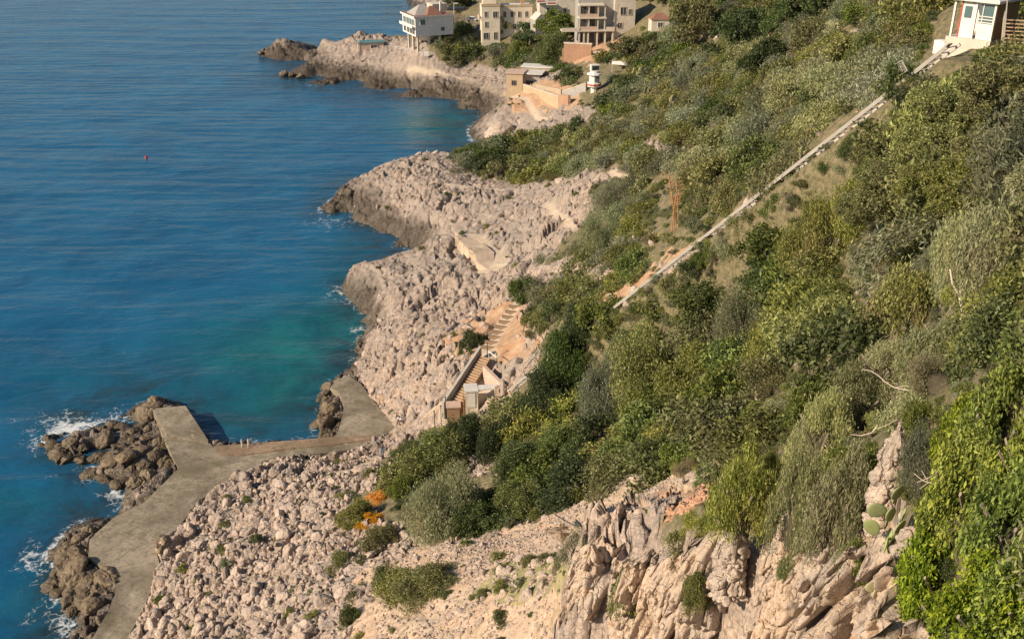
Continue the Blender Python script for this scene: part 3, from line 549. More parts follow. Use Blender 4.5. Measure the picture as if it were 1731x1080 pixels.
def P_(kind, lod):
    key = (kind, lod)
    if key not in PROTO:
        n, leaf = {'hi': (15000, .034), 'mid': (6500, .042), 'lo': (1700, .072), 'xl': (32000, .0235)}[lod]
        s = abs(sum(map(ord, kind)))*7 % 991; par = dict(olive={}, green=dict(K=34, lr=(.16, .34)), grey=dict(upv=(.3, 0, .9), asp=.25, K=22), lime=dict(K=40, lr=(.14, .28)), spurge=dict(K=44, lr=(.12, .2), asp=.3, flat=.95), dry=dict(core=.4, asp=.16, upv=(.2, 0, 1), K=16),
            orange=dict(K=20, flat=.7), dark=dict(K=24), needle=dict(K=24, lr=(.2, .38), upv=(0, 0, 1), asp=.28), tan=dict(K=24, asp=.25, upv=(.2, 0, .9)))[kind]
        reps = {'hi': 2, 'xl': 1}.get(lod, 3)
        PROTO[key] = [crown_mesh('foliage', LM[kind], s+i*13, n, leaf, lean=(.18*math.cos(i*2+s), .18*math.sin(i*2+s)), **par) for i in range(reps)]
    return PROTO[key]
def stem_mesh():
    mb = MB(); rs = random.Random(4)
    for k in range(6):
        a = k*1.05; p = Vector((0, 0, -.5)); r = .05
        for j in range(3):
            q = p+Vector((math.cos(a)*.16*(j+.4), math.sin(a)*.16*(j+.4), .38-.05*j)); mb.bar(p, q, r*2, n=5); p = q; r *= .7
    me = bpy.data.meshes.new('stem'); me.from_pydata(mb.v, [], mb.f); me.materials.append(BARK); return me
STEM = stem_mesh()
# ------------------------------------------------------------------ what must stay in view
PROT = np.zeros((MH, MW), bool); RAILP = [(1365,300),(1500,205),(1500,140),(1365,245)]
def prot(poly): PROT[inpoly(_mu, _mv, poly)] = True
for pl in ([(868,888),(1000,842),(1128,784),(1142,798),(1012,872),(900,908)], [(782,768),(850,772),(845,822),(790,812)], [(660,0),(870,-5),(905,5),(900,55),(865,70),(812,68),(790,30),(765,30),(765,50),(745,55),(720,82),(690,80),(668,55)], [(905,-5),(1085,-5),(1080,60),(1000,88),(990,105),(950,105),(955,65),(912,52)],[(1090,-5),(1132,-5),(1132,48),(1095,52)],
           [(852,120),(890,108),(930,108),(925,130),(990,160),(960,185),(900,172),(855,150)], [(985,105),(1025,105),(1025,158),(1000,170),(985,160)], [(1028,104),(1066,104),(1066,124),(1028,124)], [(1160,38),(1215,45),(1212,76),(1160,70)],
           [(1590,-5),(1731,-5),(1731,100),(1700,100),(1680,70),(1600,100),(1570,110),(1590,70)], [(1345,305),(1340,280),(1365,255),(1470,175),(1490,180),(1485,200),(1385,275)], RAILP, [(1565,115),(1585,60),(1650,60),(1645,108),(1600,125)], [(1480,145),(1525,100),(1545,110),(1500,155)],
           [(1010,530),(1130,430),(1345,270),(1350,300),(1140,460),(1025,540)], [(720,715),(750,660),(820,575),(830,540),(860,505),(890,515),(875,560),(880,600),(910,570),(925,595),(870,660),(840,690),(790,690),(765,720)],
           [(765,395),(800,395),(860,455),(820,470),(770,420)], [(915,335),(985,370),(985,395),(960,385),(915,350)], [(1000,280),(1068,285),(1068,306),(1005,306)], [(1110,285),(1155,285),(1160,400),(1120,400)], [(1455,655),(1455,615),(1590,650),(1590,675)], [(1470,720),(1512,720),(1515,800),(1540,850),(1540,920),(1530,1000),(1455,1000),(1455,880),(1475,840)],
           [(630,735),(695,690),(700,745),(660,785),(630,785)], [(1120,820),(1200,810),(1200,850),(1120,900)],[(610,815),(670,800),(670,890),(610,890)], [(1145,655),(1180,655),(1180,705),(1145,705)], [(1085,385),(1130,380),(1130,425),(1085,425)], [(1100,870),(1200,900),(1300,870),(1420,910),(1430,1090),(960,1090),(985,890)],
           [(700,80),(740,80),(740,110),(700,110)], [(785,115),(835,80),(835,100),(800,125)],[(630,50),(672,60),(660,90),(630,80)],[(1300,840),(1460,860),(1460,910),(1300,900)]): prot(pl)
def inprot(u, v):
    i = np.clip(v/SC, 0, MH-1).astype(int); j = np.clip(u/SC, 0, MW-1).astype(int); return PROT[i, j] & (u > 0) & (u < 1731) & (v > 0) & (v < 1080)
# ------------------------------------------------------------------ placing by hand
LAND = [('the wooden staircase',790,640),('the white-roofed cabin',815,665),('the upper station hut',1645,40),('the round white kiosk',1005,130),('the ochre beach building',900,135),('the white villa',715,45),('the cream house',855,30),('the concrete-frame villa',1020,45),
    ('the brick retaining wall',968,92),('the pale stone terrace',812,430),('the winding path bend',940,360),('the ridge path loop',1035,290),('the dead agave stalks',1135,340),('the spiky yellow agave',1105,400),('the orange rubble pile',1155,850),('the long scree slope',900,930),
    ('the grassy patch on the scree',910,975),('the bleached dead branch',1520,645),('the big prickly pear',1500,870),('the tall rock column',1490,760),('the cliff cleft',1245,960),('the lowest rail posts',900,600),('the middle of the rail',1180,400),('the rail cage fence',1510,122),('the toothed rail section',1420,230),
    ('the huge dome shrub',1090,640),('the orange shrubs',640,850),('the stone hut ruin',1188,60),('the small red-roofed house',1112,35),('the red earth beside the rail',1050,495),('the rocky outcrop on the ridge',1480,60),('the pale slab rocks',1130,500),('the cove boulder',870,205),('the fan palm on the ridge',1520,35),('the pale cactus by the dome shrub',1160,680),
    ('the bright green bush in the corner',1650,950),('the big olive tree',1620,230),('the standing walker',645,755),('the flat green mat shrub',715,975),('the grey wind-combed shrub',755,850),('the lilac-tinted shrub',1025,375),('the headland tip',580,340),('the swimming ladder',417,742),('the jetty block',300,715)]
USED = {}
def where(u, v, noun, lim=16):
    order = sorted(LAND, key=lambda L: (L[1]-u)**2+(L[2]-v)**2)[:5]
    for L in order:
        dx, dy = u-L[1], v-L[2]; rel = ('right of' if dx > 0 else 'left of') if abs(dx) > abs(dy)*1.2 else ('just below' if dy > 0 else 'just above')
        k = (noun, rel, L[0]); c = USED.get(k, 0)
        if c < 4 or L is order[-1]:
            USED[k] = c+1; o = ['nearest', 'second', 'third', 'fourth', 'fifth', 'sixth', 'seventh', 'eighth', 'ninth', 'tenth'][min(c, 9)]
            return '%s %s %s %s' % (o, noun, rel, L[0])
NAME = dict(olive='shrub', green='shrub', grey='shrub', lime='shrub', spurge='spurge_shrub', dry='dry_shrub', orange='shrub', dark='shrub', needle='shrub', tan='shrub')
LOOK = dict(olive='olive-green', green='fresh green', grey='grey-green', lime='bright yellow-green', spurge='pale round spurge', dry='dry brown', orange='orange', dark='dark green', needle='needle-leaved green', tan='tan-green')
GRP = 'shrubs covering the hillside'
def shrub(kind, loc, s, sz, rz, lod, label, parts=False, cat='shrub', name=None, group=GRP, tilt=(0, 0), sy=1.0):
    me = random.choice(P_(kind, lod)); nm = name or NAME[kind]
    if parts:
        r = thing(nm, label, cat, loc, rz, group); r.scale = (s, s*sy, sz); r.rotation_euler = (tilt[0], tilt[1], rz)
        link('foliage', me, r); link('stem', STEM, r)
    else:
        r = link(nm, me, None, loc); r.scale = (s, s*sy, sz); r.rotation_euler = (tilt[0], tilt[1], rz); tag(r, label, cat, group)
    return r
HB_ = []; LOW_ = []
def px(kind, u, v, w, h, label, lod='mid', t=None, **kw):
    p, tt = hit(u, v)
    if t: p = atT(u, v, t); tt = t
    if not t and 30 < tt < 130: p = np.array([p[0], p[1], max(p[2], min(gz(p[0], p[1]), p[2]+1.2))])
    s = w*tt/FPX/2; z = h*tt/FPX*.95; HB_.append((u, v-h*.5, w*.5, h*.5))
    if s > 2.4 and lod == 'mid': lod = 'xl'
    elif s > 1.6 and lod == 'mid': lod = 'hi'
    return shrub(kind, (p[0], p[1], p[2]-.1*z), s, z, random.uniform(0, 6.28), lod, label, True, **kw)
HAND = [
 ('grey',752,898,150,135,'large grey wind-combed shrub on the stony slope beside the orange shrubs'),('dark',800,895,80,70,'dark shrub tucked against the right side of the grey wind-combed shrub'),
 ('olive',735,995,150,50,'flat green mat shrub spread over the scree, right half'),('green',660,985,70,45,'bright left end of the flat mat shrub on the scree'),('olive',690,1000,110,45,'low olive middle of the flat mat shrub on the scree'),
 ('dark',795,748,78,62,'dark rounded shrub directly below the white-roofed cabin'),('dark',842,765,82,88,'dark dome shrub with pale agave leaves, below the station pole'),
 ('dark',955,640,110,120,'tall dark evergreen shrub below the red earth, left of the dome shrub'),('dark',925,700,110,100,'dark evergreen shrub on the slope under the lowest rail posts'),('dark',985,585,90,80,'dark evergreen shrub where the rail disappears into the bushes'),
 ('needle',1110,650,200,130,'crown top of the huge dome shrub in mid slope'),('grey',1030,700,120,150,'grey twiggy left flank of the huge dome shrub'),('olive',1180,660,150,110,'olive right shoulder of the huge dome shrub'),('green',1070,620,110,90,'fresh green upper left crown of the huge dome shrub'),
 ('green',900,790,150,70,'sunlit moss-green shrub carpet on the slope below the dark evergreens'),('green',960,760,120,70,'moss-green shrub between the dome shrub and the scree path'),('green',885,860,110,60,'moss-green shrub at the lower edge of the thicket above the scree'),
 ('needle',1410,430,170,125,'broad sunlit crown left of the big olive tree, above a dark hollow'),('needle',1455,375,130,95,'yellow-green crown beside the rail under the olive tree'),('needle',1385,415,100,80,'rounded olive crown directly below the upper rail'),
 ('olive',1335,610,150,130,'dark-sided olive shrub in the centre of the right slope'),('grey',1270,570,150,100,'grey-green spreading shrub above the dome shrub'),('olive',1500,560,140,120,'tall olive shrub between the dome shrub and the right edge'),('olive',1560,540,110,110,'upright olive shrub left of the grey bleached twigs'),
 ('green',1380,690,130,110,'green shrub above the hanging grey-green curtain'),('lime',880,95,60,30,'yellow-green bush on the bank below the cream house'),('green',930,100,80,62,'bright green leafy tree-like shrub left of the brick wall'),
 ('spurge',862,888,26,30,'pale green spurge at the edge of the scree'),('spurge',1063,800,38,30,'pale green spurge on the scree path below the dome shrub'),('spurge',1195,815,60,62,'large pale green spurge above the orange rubble'),('spurge',1112,800,40,28,'pale spurge spreading on the scree path'),
 ('spurge',1272,715,46,28,'light green spurge left of the hanging curtain'),('spurge',1203,488,30,26,'small round pale spurge above the dome shrub'),('spurge',1348,432,46,36,'pale round spurge below the yellow-green crown'),('spurge',1310,335,52,28,'pale spurge cushion next to the rail'),
 ('spurge',1575,390,62,38,'blue-green spurge under the olive tree'),('spurge',872,783,28,22,'bright pale spurge on the moss-green carpet'),('spurge',922,532,40,36,'pale green spurge above the wooden staircase'),('spurge',1200,692,24,22,'small pale spurge right of the pale cactus'),('spurge',1260,800,60,50,'pale spurge leaning over the needle bush'),
 ('orange',640,842,46,28,'upper orange shrub on the boulder slope'),('orange',634,880,56,24,'lower bright orange shrub on the boulder slope'),('orange',672,815,26,16,'smallest orange shrub on the boulder slope'),
 ('green',700,765,80,30,'low green shrub behind the standing walker'),('green',690,835,70,40,'low green shrub above the orange shrubs'),('olive',600,880,70,36,'low olive shrub among boulders left of the orange shrubs'),('olive',575,955,55,26,'small olive tuft in the boulder field'),('olive',650,915,80,30,'low olive shrub below the orange shrubs'),('green',590,1050,50,35,'small green tuft at the lower edge of the boulder field'),
 ('grey',975,945,60,70,'grey-olive bush at the left foot of the cliff'),('olive',1070,1030,80,110,'olive bush growing down the cliff gully'),('green',1075,990,60,60,'green bush in the cliff gully'),('olive',1150,930,70,45,'olive bush on top of the cliff left of the cleft'),
 ('grey',1040,345,100,55,'lilac-tinted shrub above the winding path'),('grey',1020,430,90,90,'grey twiggy shrub below the lilac-tinted one'),
 ('dark',800,585,60,32,'dark shrub at the head of the wooden staircase'),('tan',1695,124,80,42,'tan bush directly below the station hut'),('olive',1722,128,60,40,'olive bush below the light wooden stairs'),('dark',890,500,60,50,'green shrub on the rocks below the stone terrace')]
for k, u, v, w, h, lab in HAND: px(k, u, v, w, h, lab)
for i_ in range(42):
    u_ = 1050+i_*10.2+random.uniform(-5, 5); w_ = random.uniform(30, 56); h_ = w_*random.uniform(.5, .65); v_ = 525-(u_-1020)*.728+h_+random.choice((27, 31, 36, 40)); k_ = random.choice(('olive', 'green', 'grey', 'olive', 'tan', 'dark', 'spurge') if w_ < 36 else ('olive', 'green', 'grey', 'olive', 'tan', 'dark')); LOW_.append((k_, u_, v_, w_, h_))
# near foliage, close to the lens
NEAR = [('green',1335,975,50,60,27.5,'green tuft rooted in the cliff face below the hanging curtain'),('olive',1180,1015,60,70,33.2,'olive tuft rooted in the cliff face left of the cleft'),('tan',1425,975,60,90,24.3,'tan twigs hanging down the cliff below the small prickly pear'),
 ('needle',1250,868,120,170,30.5,'dense needle bush standing over the cliff edge beside the cleft'),('needle',1290,855,70,140,31,'needle bush right of the cleft, shorter than its neighbour'),
 ('tan',1345,890,95,215,27,'grey-green curtain of twigs hanging over the cliff, left strand'),('tan',1410,900,110,220,25.5,'grey-green curtain of twigs hanging over the cliff, right strand'),('tan',1385,760,120,150,29,'upper grey-green bush above the hanging curtain'),
 ('tan',1450,700,110,120,30,'tan bush above the rock column'),('tan',1540,700,120,110,25,'pale dry-tipped bush around the dead branch'),('tan',1600,620,170,150,26,'large tan bush left of the bright corner bush'),('tan',1690,480,190,190,30,'big grey-green bush at the right edge under the olive tree'),('tan',1620,460,110,140,33,'grey-green bush beside the bleached twigs'),
 ('grey',1560,800,90,120,20.5,'grey bush right of the rock column'),('green',1545,720,60,70,22,'green shoots beside the top of the rock column'),('green',1455,960,70,80,24,'green sprig clump on the cliff under the prickly pear'),('tan',1490,640,120,90,30,'tan bush left of the dead branch'),
 ('lime',1700,760,190,190,None,'upper part of the bright green bush in the corner'),('lime',1640,880,200,230,None,'bright green bush filling the lower right corner'),('lime',1720,930,220,230,None,'bright green bush against the right edge'),('lime',1590,1010,170,180,None,'lowest left lobe of the bright green corner bush'),('lime',1680,1090,260,220,None,'bright green bush at the bottom edge'),('lime',1731,1060,230,200,None,'bright green bush in the very corner of the picture'),('lime',1731,820,160,170,None,'bright green bush at the right edge above the corner'),('lime',1610,1079,170,120,None,'low bright green bush at the bottom edge'),('lime',1630,760,120,130,None,'yellow-green lobe above the corner bush')]
for k, u, v, w, h, t, lab in NEAR: px(k, u, v, w, h, lab, 'hi', t)
for k_, u_, v_, w_, h_ in LOW_: px(k_, u_, v_, w_, h_, where(u_, v_-h_/2, 'low '+LOOK[k_]+' shrub'), 'mid')
# ------------------------------------------------------------------ trees: trunk, limbs, crown
def tree(name, kind, u, v, w, h, label, t=None, lod='mid', nb=7, seed=0, cat='tree', dens=1.0):
    p, tt = hit(u, v)
    if t: p = atT(u, v, t); tt = t; p[2] = min(p[2], float(Hb(p[0], p[1]))+.3)
    S = w*tt/FPX/2; H = h*tt/FPX; rs = random.Random(seed+3); root = thing(name, label, cat, (p[0], p[1], p[2]-.2), rs.uniform(0, 6.2), 'trees on the hillside')
    mb = MB(); tips = []; top = Vector((rs.uniform(-.2, .2)*S, rs.uniform(-.2, .2)*S, H*.45)); mid = top*.5+Vector((rs.uniform(-.1, .1)*S, 0, 0)); mb.bar((0, 0, -.5), mid, .13*S, n=7); mb.bar(mid, top, .10*S, n=7)
    for k in range(nb):
        a = k*6.28/nb+rs.uniform(-.3, .3); rr = rs.uniform(.45, .8)*S; e = Vector((math.cos(a)*rr, math.sin(a)*rr, H*rs.uniform(.22, .62))); m = (top+e)*.5+Vector((0, 0, H*.06)); b0 = mid.lerp(top, rs.uniform(.4, 1)); mb.bar(b0, m, .05*S, n=5); mb.bar(m, e, .032*S, n=5); tips.append(e)
    tips.append(top+Vector((0, 0, H*.25))); tips += [Vector((rs.uniform(-.4, .4)*S, rs.uniform(-.4, .4)*S, H*rs.uniform(.65, .8))) for _ in range(4)]
    mb.build('trunk', BARK, root)
    Vs, Fs, Ms, Ls = [], [], [], []; o = 0; n, leaf = {'hi': (5200, .05), 'mid': (1300, .085), 'lo': (500, .12)}[lod]
    for i, e in enumerate(tips):
        V, F, mi, lv = crown(seed*31+i, int(n*dens), leaf, K=18, lr=(.22, .4), flat=rs.uniform(.8, 1.0), core=.22, asp=.4); q = S*rs.uniform(.42, .58); V = V*q+np.array(e)[None]-np.array([0, 0, q*.25])
        Vs.append(V); Fs.append(F+o); Ms.append(mi); Ls.append(lv); o += len(V)
    link('crown', mesh_np('crown', np.concatenate(Vs), np.concatenate(Fs), [LM[kind], TW], np.concatenate(Ms), attrs={'lv': np.concatenate(Ls)}), root); return root
TREES = [('olive_tree','needle',1585,310,180,190,'broad olive tree beside the rail, left crown of the big grove',None,'hi'),('olive_tree','needle',1680,300,210,220,'broad olive tree at the right edge below the station hut',None,'hi'),('olive_tree','needle',1610,400,180,170,'lower sunlit olive tree in the middle of the grove',None,'hi'),('olive_tree','tan',1730,420,170,180,'grey olive tree cut by the right edge',None,'hi'),('olive_tree','needle',1500,390,150,150,'lowest olive tree on the left side of the grove',None,'hi'),
 ('pine_tree','olive',1180,75,110,85,'dark umbrella-shaped pine above the small red-roofed house',None,'mid'),('pine_tree','dark',1255,95,110,95,'dark pine at the top edge right of the stone hut',None,'mid'),('pine_tree','dark',1330,70,90,85,'dark tree in front of the terracotta building',None,'mid'),('pine_tree','dark',1290,130,90,70,'dark evergreen tree below the terracotta building',None,'mid'),
 ('pine_tree','olive',850,62,34,38,'small round-headed tree in front of the cream house',None,'lo'),('pine_tree','dark',775,18,50,28,'dark trees behind the white villa',None,'lo'),('pine_tree','green',940,78,70,62,'tall green tree between cream house and concrete-frame villa',None,'mid'),('pine_tree','dark',895,82,60,50,'dark tree below the right end of the cream house',None,'lo'),('pine_tree','dark',1410,30,80,60,'dark tree on the skyline ridge',None,'mid'),('pine_tree','olive',1060,105,60,45,'olive tree below the concrete-frame villa',None,'lo')]
for i, a in enumerate(TREES): tree(*a[:8], lod=a[8], seed=i+1)
# ------------------------------------------------------------------ scattered shrubs
def scatter():
    rs = np.random.RandomState(11); out = []; cell = {}
    N = 100000; th = rs.uniform(R(-24), R(40), N); r = np.where(rs.rand(N) < .45, rs.uniform(8, 110, N), np.sqrt(rs.uniform(60**2, 380**2, N)))
    x = r*np.sin(th); y = r*np.cos(th); zb = Hb(x, y); d, cv, rock = detail(x, y, zb); z = zb+d; u, v, t = proj(x, y, z)
    s = np.exp(rs.normal(.34, .5, N)); s = np.clip(s, .5, 3.6); s = np.where(r < 40, np.clip(s*.75, .3, 1.2), s); s = np.where(r > 150, np.clip(s*1.1, 1.0, 3.8), s); s = np.where(r > 240, s*1.1, s)
    pr = np.select([cv == VEG, cv == ROCK, cv == SCREE, cv == EARTH], [1, .012, .008, .10], .03); s = np.where(cv == VEG, s, np.clip(s*.42, .25, .7))
    h = s*rs.uniform(.7, 1.1, N); kx = rs.rand(N)
    ok = (rs.rand(N) < pr) & (zb > 2.0) & (u > -120) & (u < 2300) & (v > -200) & (v < 1500)
    rp = s*FPX/t; hp = h*FPX/t*.9
    for du, dv in ((0, 0), (0, -1), (-.8, -.4), (.8, -.4), (0, -.5)): ok &= ~inprot(u+du*rp, v+dv*hp)
    for a, b, c, d_ in HB_: ok &= (((u-a)/c)**2+((v-hp*.5-b)/d_)**2) > .85
    # zones of species, from broad noise
    zn = fbm2(x*.035, y*.035, 3, 77)
    for i in sorted(np.nonzero(ok)[0], key=lambda q: -s[q] if s[q] > 1.7 else 0):
        g = (int(x[i]//4), int(y[i]//4)); bad = False
        for a in (-1, 0, 1):
            for b in (-1, 0, 1):
                for q in cell.get((g[0]+a, g[1]+b), ()):
                    if (x[i]-x[q])**2+(y[i]-y[q])**2 < (.47*(s[i]+s[q]))**2: bad = True; break
        if bad: continue
        cell.setdefault(g, []).append(i)
        k = kx[i]; zz = zn[i]
        if cv[i] != VEG: kind = 'olive' if k < .5 else ('spurge' if k < .62 else ('dry' if k < .75 else 'green'))
        elif r[i] > 190: kind = 'dark' if k < .34 else ('olive' if k < .62 else ('green' if k < .82 else 'grey'))
        elif zz > .06: kind = 'grey' if k < .26 else ('spurge' if k < .37 else ('olive' if k < .66 else ('dry' if k < .76 else ('tan' if k < .9 else 'green'))))
        elif zz > -.06: kind = 'olive' if k < .38 else ('green' if k < .58 else ('needle' if k < .72 else ('spurge' if k < .78 else ('grey' if k < .9 else 'dry'))))
        else: kind = 'dark' if k < .28 else ('green' if k < .6 else ('needle' if k < .78 else 'olive'))
        if kind in ('spurge', 'dry'): s[i] = min(s[i], .95 if r[i] < 120 else 1.3); h[i] = min(h[i], s[i])
        out.append((x[i], y[i], z[i], s[i], h[i], kind, u[i], v[i], t[i], rp[i]))
    return out
SH = scatter()
def visible(x, y, z):
    k = np.linspace(.1, .97, 60); return bool(np.all(CH+(z-CH)*k > Hb(x*k, y*k)-.1))
SH.sort(key=lambda a: -a[9]); ind, rest = [], []
for a in SH:
    infr = -5 < a[6] < 1736 and 5 < a[7] < 1085
    (ind if len(ind) < 235 and infr and visible(a[0], a[1], a[2]+a[4]*.7) else rest).append(a)
for x, y, z, s, h, kind, u, v, t, rp in ind:
    size = 'large' if rp > 45 else ('medium' if rp > 30 else 'small')
    lab = where(u, v-h*FPX/t*.4, LOOK[kind]+' '+('plant' if kind == 'spurge' else 'shrub'))
    shrub(kind, (x, y, z-.15*h), s, h, random.uniform(0, 6.28), 'hi' if t < 38 else 'mid', lab, False, tilt=(random.uniform(-.12, .12), random.uniform(-.12, .12)))
def gn_field(name, rows, protos, label, cat=None):
    """rows: x,y,z, sx,sz, rot, index -> ONE object instancing its own small meshes"""
    A = np.array(rows, np.float32); me = bpy.data.meshes.new(name); me.vertices.add(len(A)); me.vertices.foreach_set('co', A[:, :3].copy().ravel())
    sc = me.attributes.new('sc', 'FLOAT_VECTOR', 'POINT'); sc.data.foreach_set('vector', np.stack([A[:, 3], A[:, 3], A[:, 4]], 1).ravel().copy())
    ro = me.attributes.new('ro', 'FLOAT_VECTOR', 'POINT'); ro.data.foreach_set('vector', np.stack([A[:, 5]*.03, A[:, 5]*-.02, A[:, 5]], 1).ravel().copy())
    ix = me.attributes.new('ix', 'INT', 'POINT'); ix.data.foreach_set('value', A[:, 6].astype(np.int32)); me.update()
    o = link(name, me); tag(o, label, cat, None, 'stuff')
    ng = bpy.data.node_groups.new(name, 'GeometryNodeTree'); ng.interface.new_socket('Geometry', in_out='INPUT', socket_type='NodeSocketGeometry'); ng.interface.new_socket('Geometry', in_out='OUTPUT', socket_type='NodeSocketGeometry')
    N = ng.nodes; L = ng.links; gi = N.new('NodeGroupInput'); go = N.new('NodeGroupOutput'); iop = N.new('GeometryNodeInstanceOnPoints'); g2 = N.new('GeometryNodeGeometryToInstance')
    for po in reversed(protos):
        oi = N.new('GeometryNodeObjectInfo'); oi.inputs['Object'].default_value = po; oi.inputs['As Instance'].default_value = True; L.new(oi.outputs['Geometry'], g2.inputs[0])
    def at(n, ty):
        a = N.new('GeometryNodeInputNamedAttribute'); a.data_type = ty; a.inputs['Name'].default_value = n; return a.outputs['Attribute']
    L.new(gi.outputs[0], iop.inputs['Points']); L.new(g2.outputs[0], iop.inputs['Instance']); iop.inputs['Pick Instance'].default_value = True
    L.new(at('ix', 'INT'), iop.inputs['Instance Index']); L.new(at('ro', 'FLOAT_VECTOR'), iop.inputs['Rotation']); L.new(at('sc', 'FLOAT_VECTOR'), iop.inputs['Scale']); L.new(iop.outputs[0], go.inputs[0])
    md = o.modifiers.new('scatter', 'NODES'); md.node_group = ng; return o
# ------------------------------------------------------------------ undergrowth: what nobody could count
def raw(name, me): return bpy.data.objects.new(name, me)
KI = ['olive', 'green', 'grey', 'dark', 'needle', 'tan', 'spurge', 'dry', 'lime']; FP = []; IDX = {}
for k in KI:
    IDX[k] = []
    for me in P_(k, 'lo')[:3]: IDX[k].append(len(FP)); FP.append(raw('foliage', me))
for k in KI:
    IDX[k+'+'] = []
    for me in P_(k, 'mid')[:2]: IDX[k+'+'].append(len(FP)); FP.append(raw('foliage', me))
rows = [(x, y, z-.15*h, s, h, random.uniform(0, 6.28), random.choice(IDX[k+'+' if t < 60 else k])) for x, y, z, s, h, k, u, v, t, rp in rest]
gn_field('thicket', rows, FP, 'dense low thicket of mixed green and grey shrubs covering the slope', 'thicket')
def tufts():
    rs = np.random.RandomState(5); N = 52000; th = rs.uniform(R(-24), R(45), N); r = np.where(rs.rand(N) < .6, rs.uniform(7, 120, N), np.sqrt(rs.uniform(80**2, 360**2, N))); x = r*np.sin(th); y = r*np.cos(th)
    zb = Hb(x, y); d, cv, rock = detail(x, y, zb); z = zb+d; u, v, t = proj(x, y, z); s = rs.uniform(.28, .8, N)*np.clip(r/70, .5, 2.2)
    pr = np.select([cv == VEG, cv == ROCK, cv == SCREE, cv == GRASS], [.62, .035, .012, .22], .10); s = np.where(cv == VEG, s, s*.45)
    rp = s*FPX/t; ok = (rs.rand(N) < pr) & (zb > 2) & (u > -200) & (u < 2600) & (v > -60) & (v < 2500)
    for du, dv in ((0, 0), (0, -1), (-.8, 0), (.8, 0)): ok &= ~(inprot(u+du*rp, v+dv*rp) & ((rs.rand(N) < np.where((u > 1000) & (v > 240) & (v < 560), .35, .72)) | (u > 1560) | ((v > 560) & (u > 700) & (u < 930)) | ((v < 130) & (rs.rand(N) < .8))))
    out = []
    for i in np.nonzero(ok)[0]:
        k = rs.rand(); kind = 'olive' if k < .34 else ('green' if k < .54 else ('dry' if k < .66 else ('grey' if k < .82 else ('dark' if k < .93 else 'spurge'))))
        out.append((x[i], y[i], z[i]-.05, s[i], s[i]*rs.uniform(.5, .9), rs.uniform(0, 6.28), IDX[kind][rs.randint(3)]))
    return out
TF = tufts(); gn_field('ground_cover', TF, FP, 'low tufts and ground cover between the shrubs', 'ground cover')
# ------------------------------------------------------------------ boulders
def rock_mesh(name, seed, mat, n=34, flat=.7, cuts=7, rough=.16):
    rs = np.random.RandomState(seed); a, b = np.meshgrid(np.linspace(0, 2*np.pi, 2*n+1)[:-1], np.linspace(-np.pi/2, np.pi/2, n+1), indexing='ij')
    P = np.stack([np.cos(a)*np.cos(b), np.sin(a)*np.cos(b), np.sin(b)], -1).reshape(-1, 3)
    r = np.ones(len(P))
    for _ in range(cuts):
        d = unit(rs.normal(size=3)); c = rs.uniform(.5, .82); k = P@d; r = np.minimum(r, np.where(k > .05, c/np.maximum(k, .05), 9))
    r = np.minimum(r, 1)*(.9+.25*fbm3(P[:, 0]*1.6+seed, P[:, 1]*1.6, P[:, 2]*1.6, 3, seed)); r += rough*fbm3(P[:, 0]*4+seed, P[:, 1]*4, P[:, 2]*4, 4, seed+3)
    f1, f2, i1 = worley3(P[:, 0]*2.2+seed, P[:, 1]*2.2, P[:, 2]*2.2, seed); r -= .10*np.clip((.14-(f2-f1))/.14, 0, 1)
    V = P*r[:, None]*np.array([rs.uniform(.8, 1.15), rs.uniform(.75, 1.05), flat*rs.uniform(.85, 1.2)]); m = n+1
    i, j = np.meshgrid(np.arange(2*n), np.arange(n), indexing='ij'); F = np.stack([i*m+j, ((i+1) % (2*n))*m+j, ((i+1) % (2*n))*m+j+1, i*m+j+1], -1).reshape(-1, 4)
    return mesh_np(name, V, F, [mat], smooth=True)
RK = [rock_mesh('boulder', 10+i, M['rock'], 20, .72+.1*(i % 3)) for i in range(8)]; RKs = [rock_mesh('stone', 40+i, M['rock'], 7, .7, 6, .1) for i in range(5)]; RKW = [rock_mesh('sea_rock', 60+i, M['wet'], 26, .62) for i in range(5)]; RKO = [rock_mesh('rubble_stone', 80+i, M['orock'], 9, .6) for i in range(4)]
